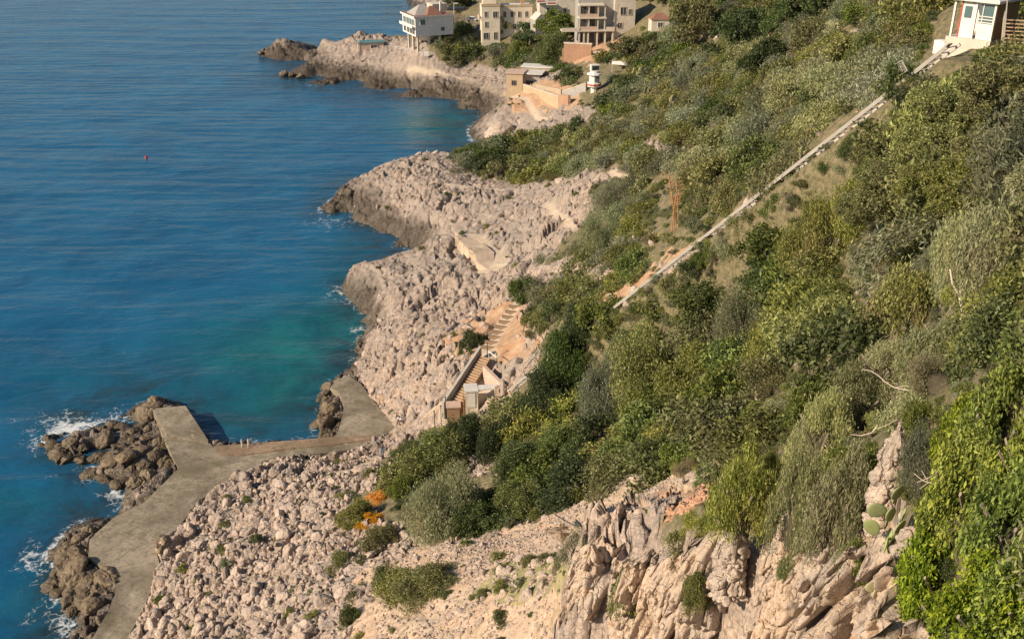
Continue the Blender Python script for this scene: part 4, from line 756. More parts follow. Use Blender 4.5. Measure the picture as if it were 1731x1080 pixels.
def boulders():
    rs = np.random.RandomState(21); N = 95000; th = rs.uniform(R(-26), R(26), N); r = np.sqrt(rs.uniform(38**2, 260**2, N)); r = np.where(rs.rand(N) < .55, rs.uniform(40, 135, N), r); x = r*np.sin(th); y = r*np.cos(th)
    zb = Hb(x, y); d, cv, rock = detail(x, y, zb); z = zb+d; u, v, t = proj(x, y, z); s = np.clip(np.exp(rs.normal(-1.62, .62, N)), .09, 1.0); s = np.where(r > 120, s*1.35, s)
    s = np.where(cv == SCREE, np.clip(s*.42, .08, .4), s); pr = np.select([cv == ROCK, cv == SCREE, cv == GRASS, cv == EARTH], [np.where((v > 740) & (u < 760), .66, .04), .4, .2, .15], .015)
    ok0 = ~inpoly(u, v, [(622,722),(700,700),(705,742),(672,792),(618,792)])
    fl = np.ones(N)
    for P, hw in FLAT:
        for a, b in zip(P[:-1], P[1:]): q, _ = segd(x, y, a, b); fl = np.minimum(fl, np.clip((q-hw-s)/.2, 0, 1))
    ok = ok0 & (rs.rand(N) < pr*np.clip(.85+fbm2(x*.16, y*.16, 3, 6)*2.4, .2, 1.3)) & (zb > 1.3) & (fl > .5) & (u > -60) & (u < 1500) & (v < 1150) & (v > 60) & ~((u > 560) & (u < 700) & (v > 640) & (v < 740) & (zb < 2.6))
    for du in (-1, 0, 1):
        rp = s*FPX/t; uu, vv = u+du*rp*1.3, v; ok &= ~inpoly(uu, vv, QUAY) | (zb > 2.5)
    for P in ([(720,715),(750,660),(820,575),(830,540),(860,505),(890,515),(875,560),(870,660),(840,690),(790,690),(765,720)], [(985,105),(1025,105),(1025,158),(985,160)],[(852,120),(930,108),(990,160),(960,185),(900,172),(855,150)]): ok &= ~inpoly(u, v, P)
    i = np.nonzero(ok)[0]; return [(x[k], y[k], z[k], s[k], u[k], v[k], t[k], cv[k]) for k in i]
BD = boulders(); BD.sort(key=lambda a: -a[3]/a[6]); ib, rb = [], []
for a in BD: (ib if len(ib) < 250 and 3 < a[4] < 1728 and 3 < a[5] < 1075 and visible(a[0], a[1], a[2]+.3*a[3]) and a[7] == ROCK else rb).append(a)
for x, y, z, s, u, v, t, c in ib:
    o = link('boulder', random.choice(RK), None, (x, y, z+.02*s)); o.scale = (s, s*random.uniform(.8, 1.1), s*random.uniform(.75, 1.1)); o.rotation_euler = (random.uniform(-.3, .3), random.uniform(-.3, .3), random.uniform(0, 6.28))
    col = 'large pale' if s*FPX/t > 13 else 'pale'; tag(o, where(u, v, col+' limestone boulder'), 'boulder', 'limestone boulders on the shore slope')
def gravel():
    rs = np.random.RandomState(77); N = 42000; th = rs.uniform(R(-10), R(14), N); r = rs.uniform(27, 100, N); x = r*np.sin(th); y = r*np.cos(th); zb = Hb(x, y); d, cv, rock = detail(x, y, zb); u, v, t = proj(x, y, zb+d)
    ok = ((cv == SCREE) & (rs.rand(N) < np.clip(.45+fbm2(x*.3, y*.3, 3, 4)*2.2, .06, .95))) | ((cv == GRASS) & (rs.rand(N) < .12)); s = np.clip(np.exp(rs.normal(-2.25, .45, N)), .05, .32); return [(x[k], y[k], zb[k]+d[k], s[k], u[k], v[k], t[k], 2) for k in np.nonzero(ok)[0]]
rb += gravel()
RO = [raw('stone', m) for m in RKs]+[raw('stone', m) for m in RK[:4]]
rs_ = np.random.RandomState(3)
gn_field('boulder_field', [(x, y, z, s*1.1, s*rs_.uniform(.6, 1.1), rs_.uniform(0, 60), rs_.randint(5) if s*FPX/t < 7 else 5+rs_.randint(4)) for x, y, z, s, u, v, t, c in rb], RO, 'countless smaller limestone stones scattered over the shore and scree', 'stones')
# wet rocks in the surf beside the quay and under the headlands
ik = 0
for poly, n, s0 in (([(78,745),(150,725),(240,700),(262,680),(275,750),(300,790),(240,800),(150,775),(90,770)], 56, 1.5), ([(140,790),(290,775),(265,825),(215,845),(205,820),(150,802)], 24, 1.2), ([(80,945),(130,890),(190,875),(150,910),(150,945),(195,985),(180,1035),(140,1060),(110,1010),(84,985)], 46, 1.5), ([(538,665),(560,650),(575,690),(572,735),(545,736),(537,710)], 12, 1.3), ([(262,925),(290,900),(300,905),(275,960),(266,960)], 6, 1.2)):
    us = [p[0] for p in poly]; vs = [p[1] for p in poly]; k = 0
    while k < n:
        u, v = random.uniform(min(us), max(us)), random.uniform(min(vs), max(vs))
        if not inpoly(np.array([u]), np.array([v]), poly)[0]: continue
        p = atZ(u, v, .8); s = s0*random.uniform(.45, 1.25); z = max(gz(p[0], p[1]), .2); o = link('sea_rock', RKW[ik % 5], None, (p[0], p[1], z-.1*s)); ik += 1; k += 1
        o.scale = (s*1.2, s*.9, s*random.uniform(.6, 1.1)); o.rotation_euler = (random.uniform(-.3, .3), random.uniform(-.3, .3), random.uniform(0, 6.28)); tag(o, where(u, v, 'wet brown sea rock'), 'sea rock', 'wet brown rocks in the surf')
for u, v, s in ((262,683,2.0),(250,700,1.8),(446,87,2.2),(441,90,1.5),(480,124,2.0),(492,126,1.5),(508,128,1.7),(270,940,1.5),(281,925,1.5),(560,652,1.5),(555,690,1.9),(548,712,1.7)):
    p = atZ(u, v, 1.0); o = link('sea_rock', RKW[ik % 5], None, (p[0], p[1], .7)); ik += 1; o.scale = (s, s, s*1.15); o.rotation_euler = (.2, -.2, ik); tag(o, where(u, v, 'large brown sea rock'), 'sea rock', 'wet brown rocks in the surf')
# orange rubble above the cliff
for k in range(95):
    f = random.random(); u = 1125+f*75+random.uniform(-10, 10); v = 872-f*45+random.uniform(-14, 16); p, t = hit(u, v); s = random.uniform(.07, .2)
    o = link('rubble_stone', RKO[k % 4], None, (p[0], p[1], p[2]+random.uniform(.02, .18))); o.scale = (s*1.4, s, s); o.rotation_euler = (random.uniform(-.5, .5), random.uniform(-.5, .5), random.uniform(0, 6.28))
    tag(o, 'orange-tinted rubble stone in the loose pile above the cliff', 'stone', 'orange rubble stones piled above the cliff')
for u, v, s, lab in ((872,215,5.2,'large grey cove boulder rising at the water, left half'),(905,205,5.0,'large grey cove boulder, right half under the coastal path'),(845,222,3.6,'grey boulder at the left foot of the cove boulder')):
    p = atZ(u, v, 3.2); o = link('boulder', RK[int(u) % 8], None, (p[0], p[1], 3.0)); o.scale = (s*1.15, s*.8, s*.95); o.rotation_euler = (.1, .15, u); tag(o, lab, 'boulder')
# ------------------------------------------------------------------ built things
C_ = dict(white=((.72,.69,.64),.7), offwhite=((.60,.54,.45),.85), cream=((.66,.58,.46),.85), beige=((.56,.50,.42),.85), greyw=((.36,.34,.31),.9), ochre=((.47,.36,.235),.9), brick=((.42,.25,.16),.9), tile=((.25,.125,.085),.85), roofw=((.62,.60,.57),.7), stone=((.47,.38,.27),.9),
    brown=((.30,.19,.11),.8), dark=((.03,.03,.035),.6), red=((.45,.07,.05),.6), metal=((.50,.46,.41),.6), rust=((.42,.19,.08),.8), woodst=((.52,.36,.23),.8), wooddk=((.24,.16,.10),.85), pinkc=((.55,.40,.32),.85), netm=((.37,.345,.305),.8), shutter=((.16,.07,.05),.7), tealp=((.10,.22,.22),.4), cobble=((.45,.33,.26),.9))
for k, (c, r) in C_.items(): M[k] = plain('paint_'+k, c, r, .16 if k in ('white', 'roofw', 'metal') else .22, 1.2)
_g = NT('window_glass'); M['glass'] = _g.bsdf((.05, .06, .07), .12); _g = NT('teal_glass'); M['tglass'] = _g.bsdf((.09, .15, .16), .12)
def bp(root, name, mat, boxes, M4=None, bevel=0, label=None):
    mb = MB()
    for b in boxes: mb.box(*b, M=M4)
    return mb.build(name, M[mat], root, bevel=bevel, label=label)
def window(root, face, a, z, w, h, frame='white', glass='glass', name='window', off=0, bars=1, depth=0):
    """face 'F': on the plane y=off looking -y, a is x; 'L': on the plane x=off looking -x, a is y; 'R': plane x=off looking +x"""
    f = MB(); t = .09
    def bx(mb, a0, a1, z0, z1, d0, d1):
        if face == 'F': mb.box(a0, a1, off-d1, off-d0, z0, z1)
        elif face == 'L': mb.box(off-d1, off-d0, a0, a1, z0, z1)
        else: mb.box(off+d0, off+d1, a0, a1, z0, z1)
    bx(f, a-w/2-t, a+w/2+t, z-t, z, -.05, .12); bx(f, a-w/2-t, a+w/2+t, z+h, z+h+t, -.05, .12); bx(f, a-w/2-t, a-w/2, z, z+h, -.05, .11); bx(f, a+w/2, a+w/2+t, z, z+h, -.05, .11)
    for k in range(1, bars+1): q = a-w/2+w*k/(bars+1); bx(f, q-.03, q+.03, z, z+h, -.02, .07)
    o = f.build(name, M[frame], root); g = MB(); bx(g, a-w/2, a+w/2, z, z+h, -.04, .03); g.build('pane', M[glass], o); return o
def base(u, v, t=None):
    p, tt = hit(u, v)
    return (atT(u, v, t), t) if t else (p, tt)
# --- white villa on stilts
p, t = base(703, 63, 298); r = thing('villa', 'white glazed villa on stilts with a flat brown roof, nearest to the sea', 'house', p, R(25))
bp(r, 'wall', 'white', [(0, 12, 0, 11.5, 0, 5.5)]); bp(r, 'roof', 'tile', [(-.45, 12.2, -.35, 11.9, 5.503, 5.72)]); bp(r, 'roof_edge', 'white', [(-.5, 12.25, -.4, -.34, 5.35, 5.8), (-.51, -.44, -.34, 11.95, 5.35, 5.8)])
for a, n in ((1.6, 1), (3.9, 1), (6.4, 2), (9.3, 2)): window(r, 'L', a, 3.1, 1.9 if n == 1 else 2.3, 1.7, glass='tglass', bars=n)
for a in (1.6, 3.9, 6.4, 9.3): window(r, 'L', a, .5, 1.9, 1.7, glass='glass')
bp(r, 'balcony', 'white', [(-1.1, -.005, .1, 11.3, 2.45, 2.6), (-1.1, -1.03, .1, 11.3, 2.6, 3.3)]); window(r, 'F', 2.3, 3.3, 1.5, 1.5, glass='tglass'); window(r, 'F', 8.6, 1.2, 1.1, 1.1)
for x, y in ((1, 1), (4.5, 1), (8, 1), (1, 5), (1, 9)): bp(r, 'stilt', 'offwhite', [(x-.3, x+.3, y-.3, y+.3, -7, -.002)])
bp(r, 'lower_wall', 'cream', [(4.8, 12, 3, 11, -6, -.01)])
mb = MB().poly([(.8, 2.5, 5.73), (7.5, 2.5, 5.73), (7.5, 10, 5.73), (.8, 10, 5.73), (3.6, 6.2, 8.3), (5.2, 6.2, 8.3)], [(0, 1, 5, 4), (2, 3, 4, 5), (3, 0, 4), (1, 2, 5), (3, 2, 1, 0)]); mb.build('upper_roof', M['greyw'], r)
mb = MB().poly([(4.2, 1.2, 5.74), (9.2, 1.2, 5.74), (9.2, 6.5, 5.74), (4.2, 6.5, 5.74), (6, 4, 8.0), (7.4, 4, 8.0)], [(0, 1, 5, 4), (2, 3, 4, 5), (3, 0, 4), (1, 2, 5), (3, 2, 1, 0)]); mb.build('tiled_roof', M['tile'], r)
bp(r, 'rooftop_room', 'beige', [(8.2, 13, 7, 12, 5.73, 8.0)]); bp(r, 'chimney', 'white', [(9.7, 10.3, 4.6, 5.2, 5.73, 8.9)])
# --- bathing pavilion west of the villa
p, t = base(606, 88); r = thing('pavilion', 'low pink-beige pavilion with a pale flat roof on the rocks left of the white villa', 'pavilion', p, R(12)); bp(r, 'wall', 'pinkc', [(0, 8.2, 0, 4.5, -2, 2.6)]); bp(r, 'roof', 'tealp', [(-.3, 8.5, -.3, 4.8, 2.603, 2.8)]); bp(r, 'pillar', 'offwhite', [(-.1, .5, -.1, .5, -2, 3.4)]); window(r, 'F', 5, .8, 2, 1.2)
# --- car port, car, lamp, sign
p, t = base(770, 27, 315); r = thing('carport', 'dark blue flat car port behind the white villa', 'car port', (p[0], p[1], p[2]-.5), R(10)); bp(r, 'roof', 'dark', [(-2.8, 2.8, -2, 2.5, 2.4, 2.9)])
for x in (-2.6, 2.5): bp(r, 'post', 'white', [(x, x+.15, -1.8, -1.6, -3, 2.398)])
p, t = base(799, 37, 312); r = thing('parked_car', 'small white car parked behind the white villa', 'car', (p[0], p[1], p[2]), R(8))
mb = MB(); pr = [(-2, .3), (2, .3), (2, .85), (1.1, .98), (.6, 1.5), (-1.3, 1.52), (-1.9, 1.0)]
mb.poly([(x, -.85, z) for x, z in pr]+[(x, .85, z) for x, z in pr], [tuple(range(7)), tuple(range(7, 14))[::-1]]+[((k+1) % 7, k, 7+k, 7+(k+1) % 7) for k in range(7)]); mb.build('body', M['white'], r, bevel=.06)
bp(r, 'side_window', 'glass', [(-1.2, .55, -.875, -.853, .98, 1.4)])
for x in (-1.25, 1.25): MB().bar((x, -.9, .33), (x, -.7, .33), .66, n=14).build('wheel', M['dark'], r)
p, t = base(768, 44, 308); r = thing('street_lamp', 'white street lamp between the white villa and the parked car', 'street lamp', p, 0); MB().bar((0, 0, -3), (0, 0, 6.5), .16, n=8).build('pole', M['white'], r); MB().box(-.1, 1.3, -.15, .15, 6.5, 6.7).build('lamp_head', M['white'], r)
p, t = base(721, 100); r = thing('sign_board', 'small blank white board on posts above the coast path', 'sign', p, 0); bp(r, 'panel', 'white', [(-.7, .7, -.04, .04, .9, 2.2)])
for x in (-.5, .5): bp(r, 'post', 'wooddk', [(x-.05, x+.05, .045, .14, -.4, 2.1)])
# --- cream house
p, t = base(815, 62, 302); r = thing('cream_house', 'three-storey cream house with small dark windows and roof terraces', 'house', (p[0], p[1], p[2]-1), R(6))
bp(r, 'wall', 'cream', [(0, 5.4, 0, 8, -3, 9.6), (5.403, 15.3, 1.6, 9, -3, 9.2)]); bp(r, 'parapet', 'ochre', [(-.1, 5.5, -.1, .1, 9.6, 10.4), (5.5, 15.4, 1.5, 1.7, 9.203, 9.8), (5.35, 5.55, .1, 1.48, 9.3, 10.4)]); bp(r, 'roof', 'roofw', [(5.6, 15.2, 1.72, 8.9, 9.203, 9.3)])
bp(r, 'roof_room', 'cream', [(0.6, 4.6, 3, 7.5, 9.603, 12)]); bp(r, 'balcony', 'cream', [(-.9, -.002, .5, 5, 5.8, 6.0), (-.9, -.8, .5, 5, 6, 6.8)])
for x, z, w, h in ((1.2, 6.6, .8, 1.5), (4.0, 6.4, 1.3, 1.7), (1.3, 3.6, .8, 1.6), (1.2, .2, 1.5, 1.8), (4.0, .1, .9, 2.0)): window(r, 'F', x, z, w, h, 'offwhite')
for x, z, w, h in ((7, 6.2, .8, 1.6), (9.2, 6.2, .8, 1.6), (11.4, 6.2, .8, 1.6), (13.6, 6.2, .8, 1.6), (7.2, 2.8, .9, 1.5), (10, 2.8, .9, 1.5), (12.8, 2.8, .9, 1.5)): window(r, 'F', x, z, w, h, 'offwhite', off=1.6)
bp(r, 'chimney', 'brick', [(12.2, 13.2, 5, 5.8, 9.3, 11)])
# --- balconied apartment block
p, t = base(912, 44, 296); r = thing('apartment_block', 'beige apartment block with red and white balconies, cut by the top edge', 'building', (p[0], p[1], p[2]), R(4))
bp(r, 'wall', 'beige', [(0, 13.5, 0, 10, -3, 13)])
for i, (x0, x1, z) in enumerate(((-1.2, 1.6, 6.6), (1.8, 4.8, 6.0), (1.4, 5.0, 2.4))):
    o = bp(r, 'balcony', 'white', [(x0, x1, -1.6, -.003, z, z+.18), (x0, x1, -1.6, -1.5, z+.18, z+.95)]); bp(o, 'red_panel', 'red', [(x0+.3, x1-.3, -1.64, -1.603, z+.35, z+.75)])
for x, z, w in ((3.3, 7.2, 1.8), (3.2, 3.4, 2.2), (9.8, 7.4, 1), (7.4, 3.4, .9), (11.6, 3.2, .9), (0.8, 10.2, 1.4), (6, 10.2, 1.4)): window(r, 'F', x, z, w, 1.7, 'white', 'tglass' if x < 4 else 'glass')
p, t = base(905, 56, 284); r = thing('gable_shed', 'small blue-grey gabled building below the apartment block', 'shed', (p[0], p[1], p[2]), R(20)); bp(r, 'wall', 'greyw', [(0, 3.4, 0, 4, -2, 3.4)]); MB().poly([(-.2, -.2, 3.4), (3.6, -.2, 3.4), (3.6, 4.2, 3.4), (-.2, 4.2, 3.4), (1.7, -.2, 5.2), (1.7, 4.2, 5.2)], [(0, 1, 4), (2, 3, 5), (1, 2, 5, 4), (3, 0, 4, 5), (3, 2, 1, 0)]).build('roof', M['beige'], r)
# --- concrete-frame villa
p, t = base(978, 76, 264); r = thing('concrete_villa', 'unfinished grey villa with open colonnade and stacked balconies', 'house', (p[0], p[1], p[2]), R(5))
bp(r, 'back_wall', 'greyw', [(0.2, 9.5, 3.2, 9, -2, 13)]); bp(r, 'side_block', 'beige', [(9.503, 15, 1.4, 9, -2, 12.5)])
for z, x0, x1, y0 in ((3.3, -4.5, 9.4, -.2), (6.5, 0, 7.2, -.1), (9.7, 0, 6.6, 0)): bp(r, 'floor_slab', 'offwhite', [(x0, x1, y0, 3.198, z, z+.32)])
for x in (.15, 1.4, 2.5, 4.9, 7.0, 9.0): bp(r, 'column', 'offwhite', [(x-.2, x+.2, .1, .5, -2, 3.298)])
for z in (3.623, 6.823):
    for x in (.2, 2.6, 5, 6.8): bp(r, 'column', 'beige', [(x-.14, x+.14, .2, .48, z, z+2.875)])
    bp(r, 'balustrade', 'pinkc', [(.36, 2.44, .22, .34, z, z+.9), (2.76, 4.84, .22, .34, z, z+.9)])
bp(r, 'parapet', 'offwhite', [(-4.5, -.3, -.2, 0, 3.623, 4.3), (7.2, 9.4, -.2, 0, 3.623, 4.4)])
for x, z, w, h in ((11.8, 7.2, 1.5, 1.9), (11, 3.8, 1.2, 1.4), (13.6, 7.2, .9, 1.4), (12.6, .6, 1.6, 1.9)): window(r, 'F', x, z, w, h, 'offwhite', off=1.4)
for x, z in ((1.4, .2), (3.7, .2), (6, .2), (1.5, 4.0), (3.8, 4.0), (1.5, 7.2), (3.8, 7.2)): window(r, 'F', x, z, 1.5, 2.1, 'wooddk', off=3.2, name='opening_panel')
p, t = base(953, 98, 262); r = thing('brick_wall', 'orange brick retaining wall below the concrete-frame villa', 'retaining wall', (p[0], p[1], p[2]-1), R(-14)); bp(r, 'wall', 'brick', [(0, 7.2, 0, .6, -1.5, 4.6)]); bp(r, 'coping', 'offwhite', [(-.1, 7.3, -.1, .7, 4.603, 4.9)])
bp(r, 'return_wall', 'brown', [(-.5, -.003, .1, 3.6, -2, 3.2)]); bp(r, 'buttress', 'pinkc', [(7.203, 13, .3, .9, -.5, 3.0)])
# --- small houses right of it
p, t = base(1101, 50, 250); r = thing('small_house', 'small pale house with a dark red hipped roof', 'house', (p[0], p[1], p[2]), R(4)); bp(r, 'wall', 'offwhite', [(0, 4.6, 0, 4, -2, 2.3)]); MB().poly([(-.3, -.3, 2.303), (4.9, -.3, 2.303), (4.9, 4.3, 2.303), (-.3, 4.3, 2.303), (1.6, 2, 3.7), (3, 2, 3.7)], [(0, 1, 5, 4), (1, 2, 5), (2, 3, 4, 5), (3, 0, 4), (3, 2, 1, 0)]).build('roof', M['tile'], r); window(r, 'F', 2.2, .5, 1.2, 1.1)
p, t = base(1084, 24, 285); r = thing('flat_roof_house', 'low house with a sandy flat roof at the top edge', 'house', (p[0], p[1], p[2]), R(3)); bp(r, 'wall', 'greyw', [(0, 8, 0, 7, -3, 2.2)]); bp(r, 'roof', 'pinkc', [(-.5, 8.4, -.5, 7.4, 2.203, 2.5)]); window(r, 'F', 1.6, .4, 1.2, 1.3); window(r, 'F', 5.2, .4, 1.2, 1.3)
bp(r, 'roof_room', 'white', [(4.6, 8, 3, 7, 2.503, 4.8)])
p, t = base(1172, 72); r = thing('stone_hut', 'roofless tan stone hut among the trees', 'hut', p, R(-14)); k = t/FPX
MB().prism([(0, 0), (4.6*1, .0), (4.6, 3.4), (0, 3.4)], -1, 1.9).build('wall', M['stone'], r); MB().poly([(0, -.02, 1.9), (4.6, -.02, 1.9), (4.6, .5, 1.9), (0, .5, 1.9), (.2, 0, 3.6), (2.2, 0, 3.1), (4.3, 0, 2.3), (4.3, .45, 2.3), (2.2, .45, 3.1), (.2, .45, 3.6)], [(0, 1, 6, 5, 4), (3, 9, 8, 7, 2), (0, 4, 9, 3), (1, 2, 7, 6), (4, 5, 8, 9), (5, 6, 7, 8)]).build('broken_gable', M['stone'], r); window(r, 'F', 3.6, .6, .5, .6, 'wooddk')
p, t = base(1262, 14, 262); r = thing('terracotta_building', 'wide terracotta-coloured building behind dark trees at the top edge', 'building', (p[0], p[1], p[2]), R(-3)); bp(r, 'wall', 'pinkc', [(0, 14, 0, 8, -3, 6.5)]); bp(r, 'roof', 'tile', [(-.3, 14.3, -.3, 8.3, 6.503, 6.9)]); window(r, 'F', 3, .5, 1.2, 1.6); window(r, 'F', 9, .5, 1.2, 1.6); bp(r, 'lintel', 'offwhite', [(0, 14, -.15, -.003, 2.6, 2.85)])
# --- beach building with its walls
p, t = base(856, 152, 262); r = thing('beach_building', 'ochre beach building with flat concrete roofs beside the coast path', 'building', (p[0], p[1], p[2]), R(-12))
bp(r, 'wall', 'ochre', [(0, 4.3, 0, 5, -2, 4.2)]); bp(r, 'roof', 'pinkc', [(-.3, 4.6, -.3, 5.3, 4.203, 4.45)]); bp(r, 'rear_room', 'greyw', [(4.303, 8.4, 2.0, 6, -2, 3.7)]); bp(r, 'rear_roof', 'roofw', [(4.61, 9.2, 1.2, 6.4, 3.9, 4.15)]); bp(r, 'upper_terrace', 'roofw', [(2.4, 13, 6.5, 11, 4.6, 4.9)]); bp(r, 'upper_wall', 'stone', [(2.5, 12.8, 6.7, 10.8, -2, 4.597)]); window(r, 'F', 2.0, 1.3, 1.1, 1.1, 'wooddk'); bp(r, 'opening_panel', 'dark', [(4.8, 7.8, 1.93, 1.997, .4, 2.2)])  # dark panel on the rear room paints the shade inside an opening
def wall_between(name, mat, u0, v0, u1, v1, h, w, label, cat='wall', cop=None, t0=None, t1=None):
    a, _ = base(u0, v0, t0); b, _ = base(u1, v1, t1); L = math.hypot(b[0]-a[0], b[1]-a[1]); r = thing(name, label, cat, a, math.atan2(b[1]-a[1], b[0]-a[0])); dz = b[2]-a[2]; z0 = -2.0
    MB().poly([(0, 0, z0), (L, 0, dz+z0), (L, w, dz+z0), (0, w, z0), (0, 0, h), (L, 0, dz+h), (L, w, dz+h), (0, w, h)], [(0,3,2,1),(4,5,6,7),(0,1,5,4),(1,2,6,5),(2,3,7,6),(3,0,4,7)]).build('wall_body', M[mat], r)
    if cop: MB().poly([(0, -.06, h+.003), (L, -.06, dz+h+.003), (L, w+.06, dz+h+.003), (0, w+.06, h+.003), (0, -.06, h+.15), (L, -.06, dz+h+.15), (L, w+.06, dz+h+.15), (0, w+.06, h+.15)], [(0,3,2,1),(4,5,6,7),(0,1,5,4),(1,2,6,5),(2,3,7,6),(3,0,4,7)]).build('coping', M[cop], r)
    return r
wall_between('retaining_wall', 'ochre', 884, 158, 944, 180, 2.2, .5, 'long ochre retaining wall between the beach building and the coast path', 'retaining wall', 'offwhite')
wall_between('end_wall', 'brick', 943, 179, 960, 181, 2.6, .6, 'terracotta end block of the long ochre retaining wall', 'wall'); wall_between('grey_wall', 'greyw', 950, 168, 990, 155, 1.8, .4, 'grey stone wall climbing from the terracotta block to the round kiosk', 'wall', 'offwhite')
wall_between('garden_wall', 'stone', 905, 150, 948, 160, 1.2, .4, 'low stone wall on the terrace above the ochre retaining wall', 'wall')
# --- round kiosk tower
p, t = base(1004, 156); r = thing('round_kiosk', 'small white round lookout kiosk with red bands and a blue window', 'kiosk', p, .2)
def drum(r0, r1, z0, z1, n=10): return MB().poly([(r0*math.cos(6.2832*k/n), r0*math.sin(6.2832*k/n), z0) for k in range(n)]+[(r1*math.cos(6.2832*k/n), r1*math.sin(6.2832*k/n), z1) for k in range(n)], [tuple(range(n))[::-1], tuple(range(n, 2*n))]+[(k, (k+1) % n, n+(k+1) % n, n+k) for k in range(n)])
drum(.75, .75, -1, 1.3).build('stem', M['white'], r); drum(1.5, 1.6, 1.303, 2.1).build('gallery', M['white'], r); drum(1.63, 1.63, 1.6, 1.9).build('red_band', M['red'], r); drum(1.15, 1.15, 2.103, 3.9).build('cabin', M['white'], r); drum(1.75, 1.6, 3.903, 4.2).build('roof', M['white'], r); drum(.95, .9, 4.203, 4.7).build('roof_curb', M['white'], r)
bp(r, 'blue_window', 'tglass', [(-.2, .8, -1.2, -.9, 2.4, 3.6)]); bp(r, 'top_box', 'white', [(-.95, .95, -.6, .6, 4.703, 6.0)]); bp(r, 'dark_panel', 'dark', [(-.75, .75, -.65, -.603, 4.9, 5.8)])
p, t = base(1047, 121); r = thing('awning', 'white fabric awning on thin posts above the round kiosk', 'awning', p, R(-8)); MB().poly([(-1.8, -.8, 1.7), (1.8, -.8, 1.5), (1.8, 1.2, 1.9), (-1.8, 1.2, 2.0), (0, .2, 2.3)], [(0, 1, 4), (1, 2, 4), (2, 3, 4), (3, 0, 4)]).build('canopy', M['white'], r)
for x, y in ((-1.7, -.7), (1.7, -.7), (1.7, 1.1), (-1.7, 1.1)): bp(r, 'post', 'metal', [(x-.04, x+.04, y-.04, y+.04, -.5, 1.55)])
# --- post fences by the coast path
def fence(pts, n, h, label, mat='stone', rails=2, grp=None, name='post_fence', wire=False, pw=.1):
    Q = [hit(u, v)[0] for u, v in pts]; r = thing(name, label, 'fence', Q[0], 0, grp); o = Q[0]; L = [0]
    for a, b in zip(Q[:-1], Q[1:]): L.append(L[-1]+float(np.linalg.norm(b-a)))
    def at(s): return [float(np.interp(s, L, [q[i] for q in Q]))-o[i] for i in range(3)]
    for k in range(n): a = at(L[-1]*k/(n-1)); MB().box(a[0]-pw/2, a[0]+pw/2, a[1]-pw/2, a[1]+pw/2, a[2]-.8, a[2]+h).build('post', M[mat], r)
    for j in range(rails):
        mb = MB(); z = h*(1-.45*j)-.05
        for k in range(n-1): a = at(L[-1]*k/(n-1)); b = at(L[-1]*(k+1)/(n-1)); mb.bar((a[0], a[1], a[2]+z), (b[0], b[1], b[2]+z), .07)
        mb.build('rail', M[mat], r)
    return r
fence([(790,130),(820,137),(853,143)], 12, 1.5, 'tan post fence along the coast path left of the beach building', pw=.16); fence([(788,120),(806,108),(822,97),(836,84)], 10, 1.4, 'tan post fence climbing the slope left of the beach building', pw=.16); fence([(668,84),(690,88),(715,96)], 6, 1.0, 'white low fence below the white villa', 'white', pw=.14)
# --- pale stone terrace
TZ = float(np.max([hit(u, v)[0][2] for u, v in ((790,405),(820,425),(820,450))]))+.3
o = slab('stone_terrace', [(769,397),(795,402),(821,414),(836,426),(836,458),(824,455),(806,444),(803,429),(783,414)], TZ-2.5, TZ, M['pale']); tag(o, 'pale triangular concrete terrace between the two rocky headlands', 'terrace')
wall_between('low_wall', 'pale', 769, 398, 784, 415, .75, .25, 'pale parapet on the seaward side of the triangular terrace', 'wall')
# --- inclined lift rail
d = RB-RA; Ln = float(np.linalg.norm(d)); dh = unit(np.array([d[0], d[1], 0.])); sd_ = np.array([-dh[1], dh[0], 0]); r = thing('inclined_rail', 'long inclined lift track with rungs running down the slope to the shore', 'inclined lift', tuple(RA)); dd_ = d
for s in (-.8, .8): MB().bar(Vector(sd_*s), Vector(d+sd_*s), .14, .18).build('beam', M['metal' if s < 0 else 'netm'], r)
for k in range(98):
    f = (k+.5)/98; c = Vector(d*f); MB().bar(c+Vector(sd_*-.72)+Vector((0, 0, .10)), c+Vector(sd_*.72)+Vector((0, 0, .10)), .13, .05).build('rung', M['metal'], r)
for k in range(14):
    f = (k+.5)/14; q = RA+d*f; g = float(Hb(q[0], q[1])); c = d*f
    for s in (-.7, .7): e = c+sd_*s; MB().bar((e[0], e[1], e[2]-1.2), (e[0], e[1], e[2]-.13), .12).build('support', M['netm'], r)
sg_ = 1 if sd_[0] < 0 else -1
MB().bar(Vector(sd_*.5*sg_+np.array([0,0,.17])), Vector(d*.97+sd_*.5*sg_+np.array([0,0,.17])), .62, .08).build('side_plate', M['netm'], r)
def net_panel(name, pts, label, cat='fence', mat='netm', n=14, m=5, t=None):
    Q = [atT(*q) for q in pts]; o = Q[0]; r = thing(name, label, cat, tuple(o)); Q = [Vector(q-o) for q in Q]; fr = MB(); nt = MB()
    for i in range(4): fr.bar(Q[i], Q[(i+1) % 4], .07)
    for k in range(1, n): nt.bar(Q[0].lerp(Q[1], k/n), Q[3].lerp(Q[2], k/n), .018)
    for k in range(1, m): nt.bar(Q[0].lerp(Q[3], k/m), Q[1].lerp(Q[2], k/m), .018)
    fr.build('frame', M[mat], r); nt.build('mesh_wire', M[mat], r); return r
net_panel('cage_fence', [(1484,150,66),(1528,124,63),(1519,106,63),(1484,132,66)], 'wire mesh cage fence beside the track below the station hut', n=16)
net_panel('cage_fence', [(1519,106,63),(1528,124,63),(1534,120,62),(1525,103,62)], 'short end panel of the wire cage fence below the station hut', n=4)
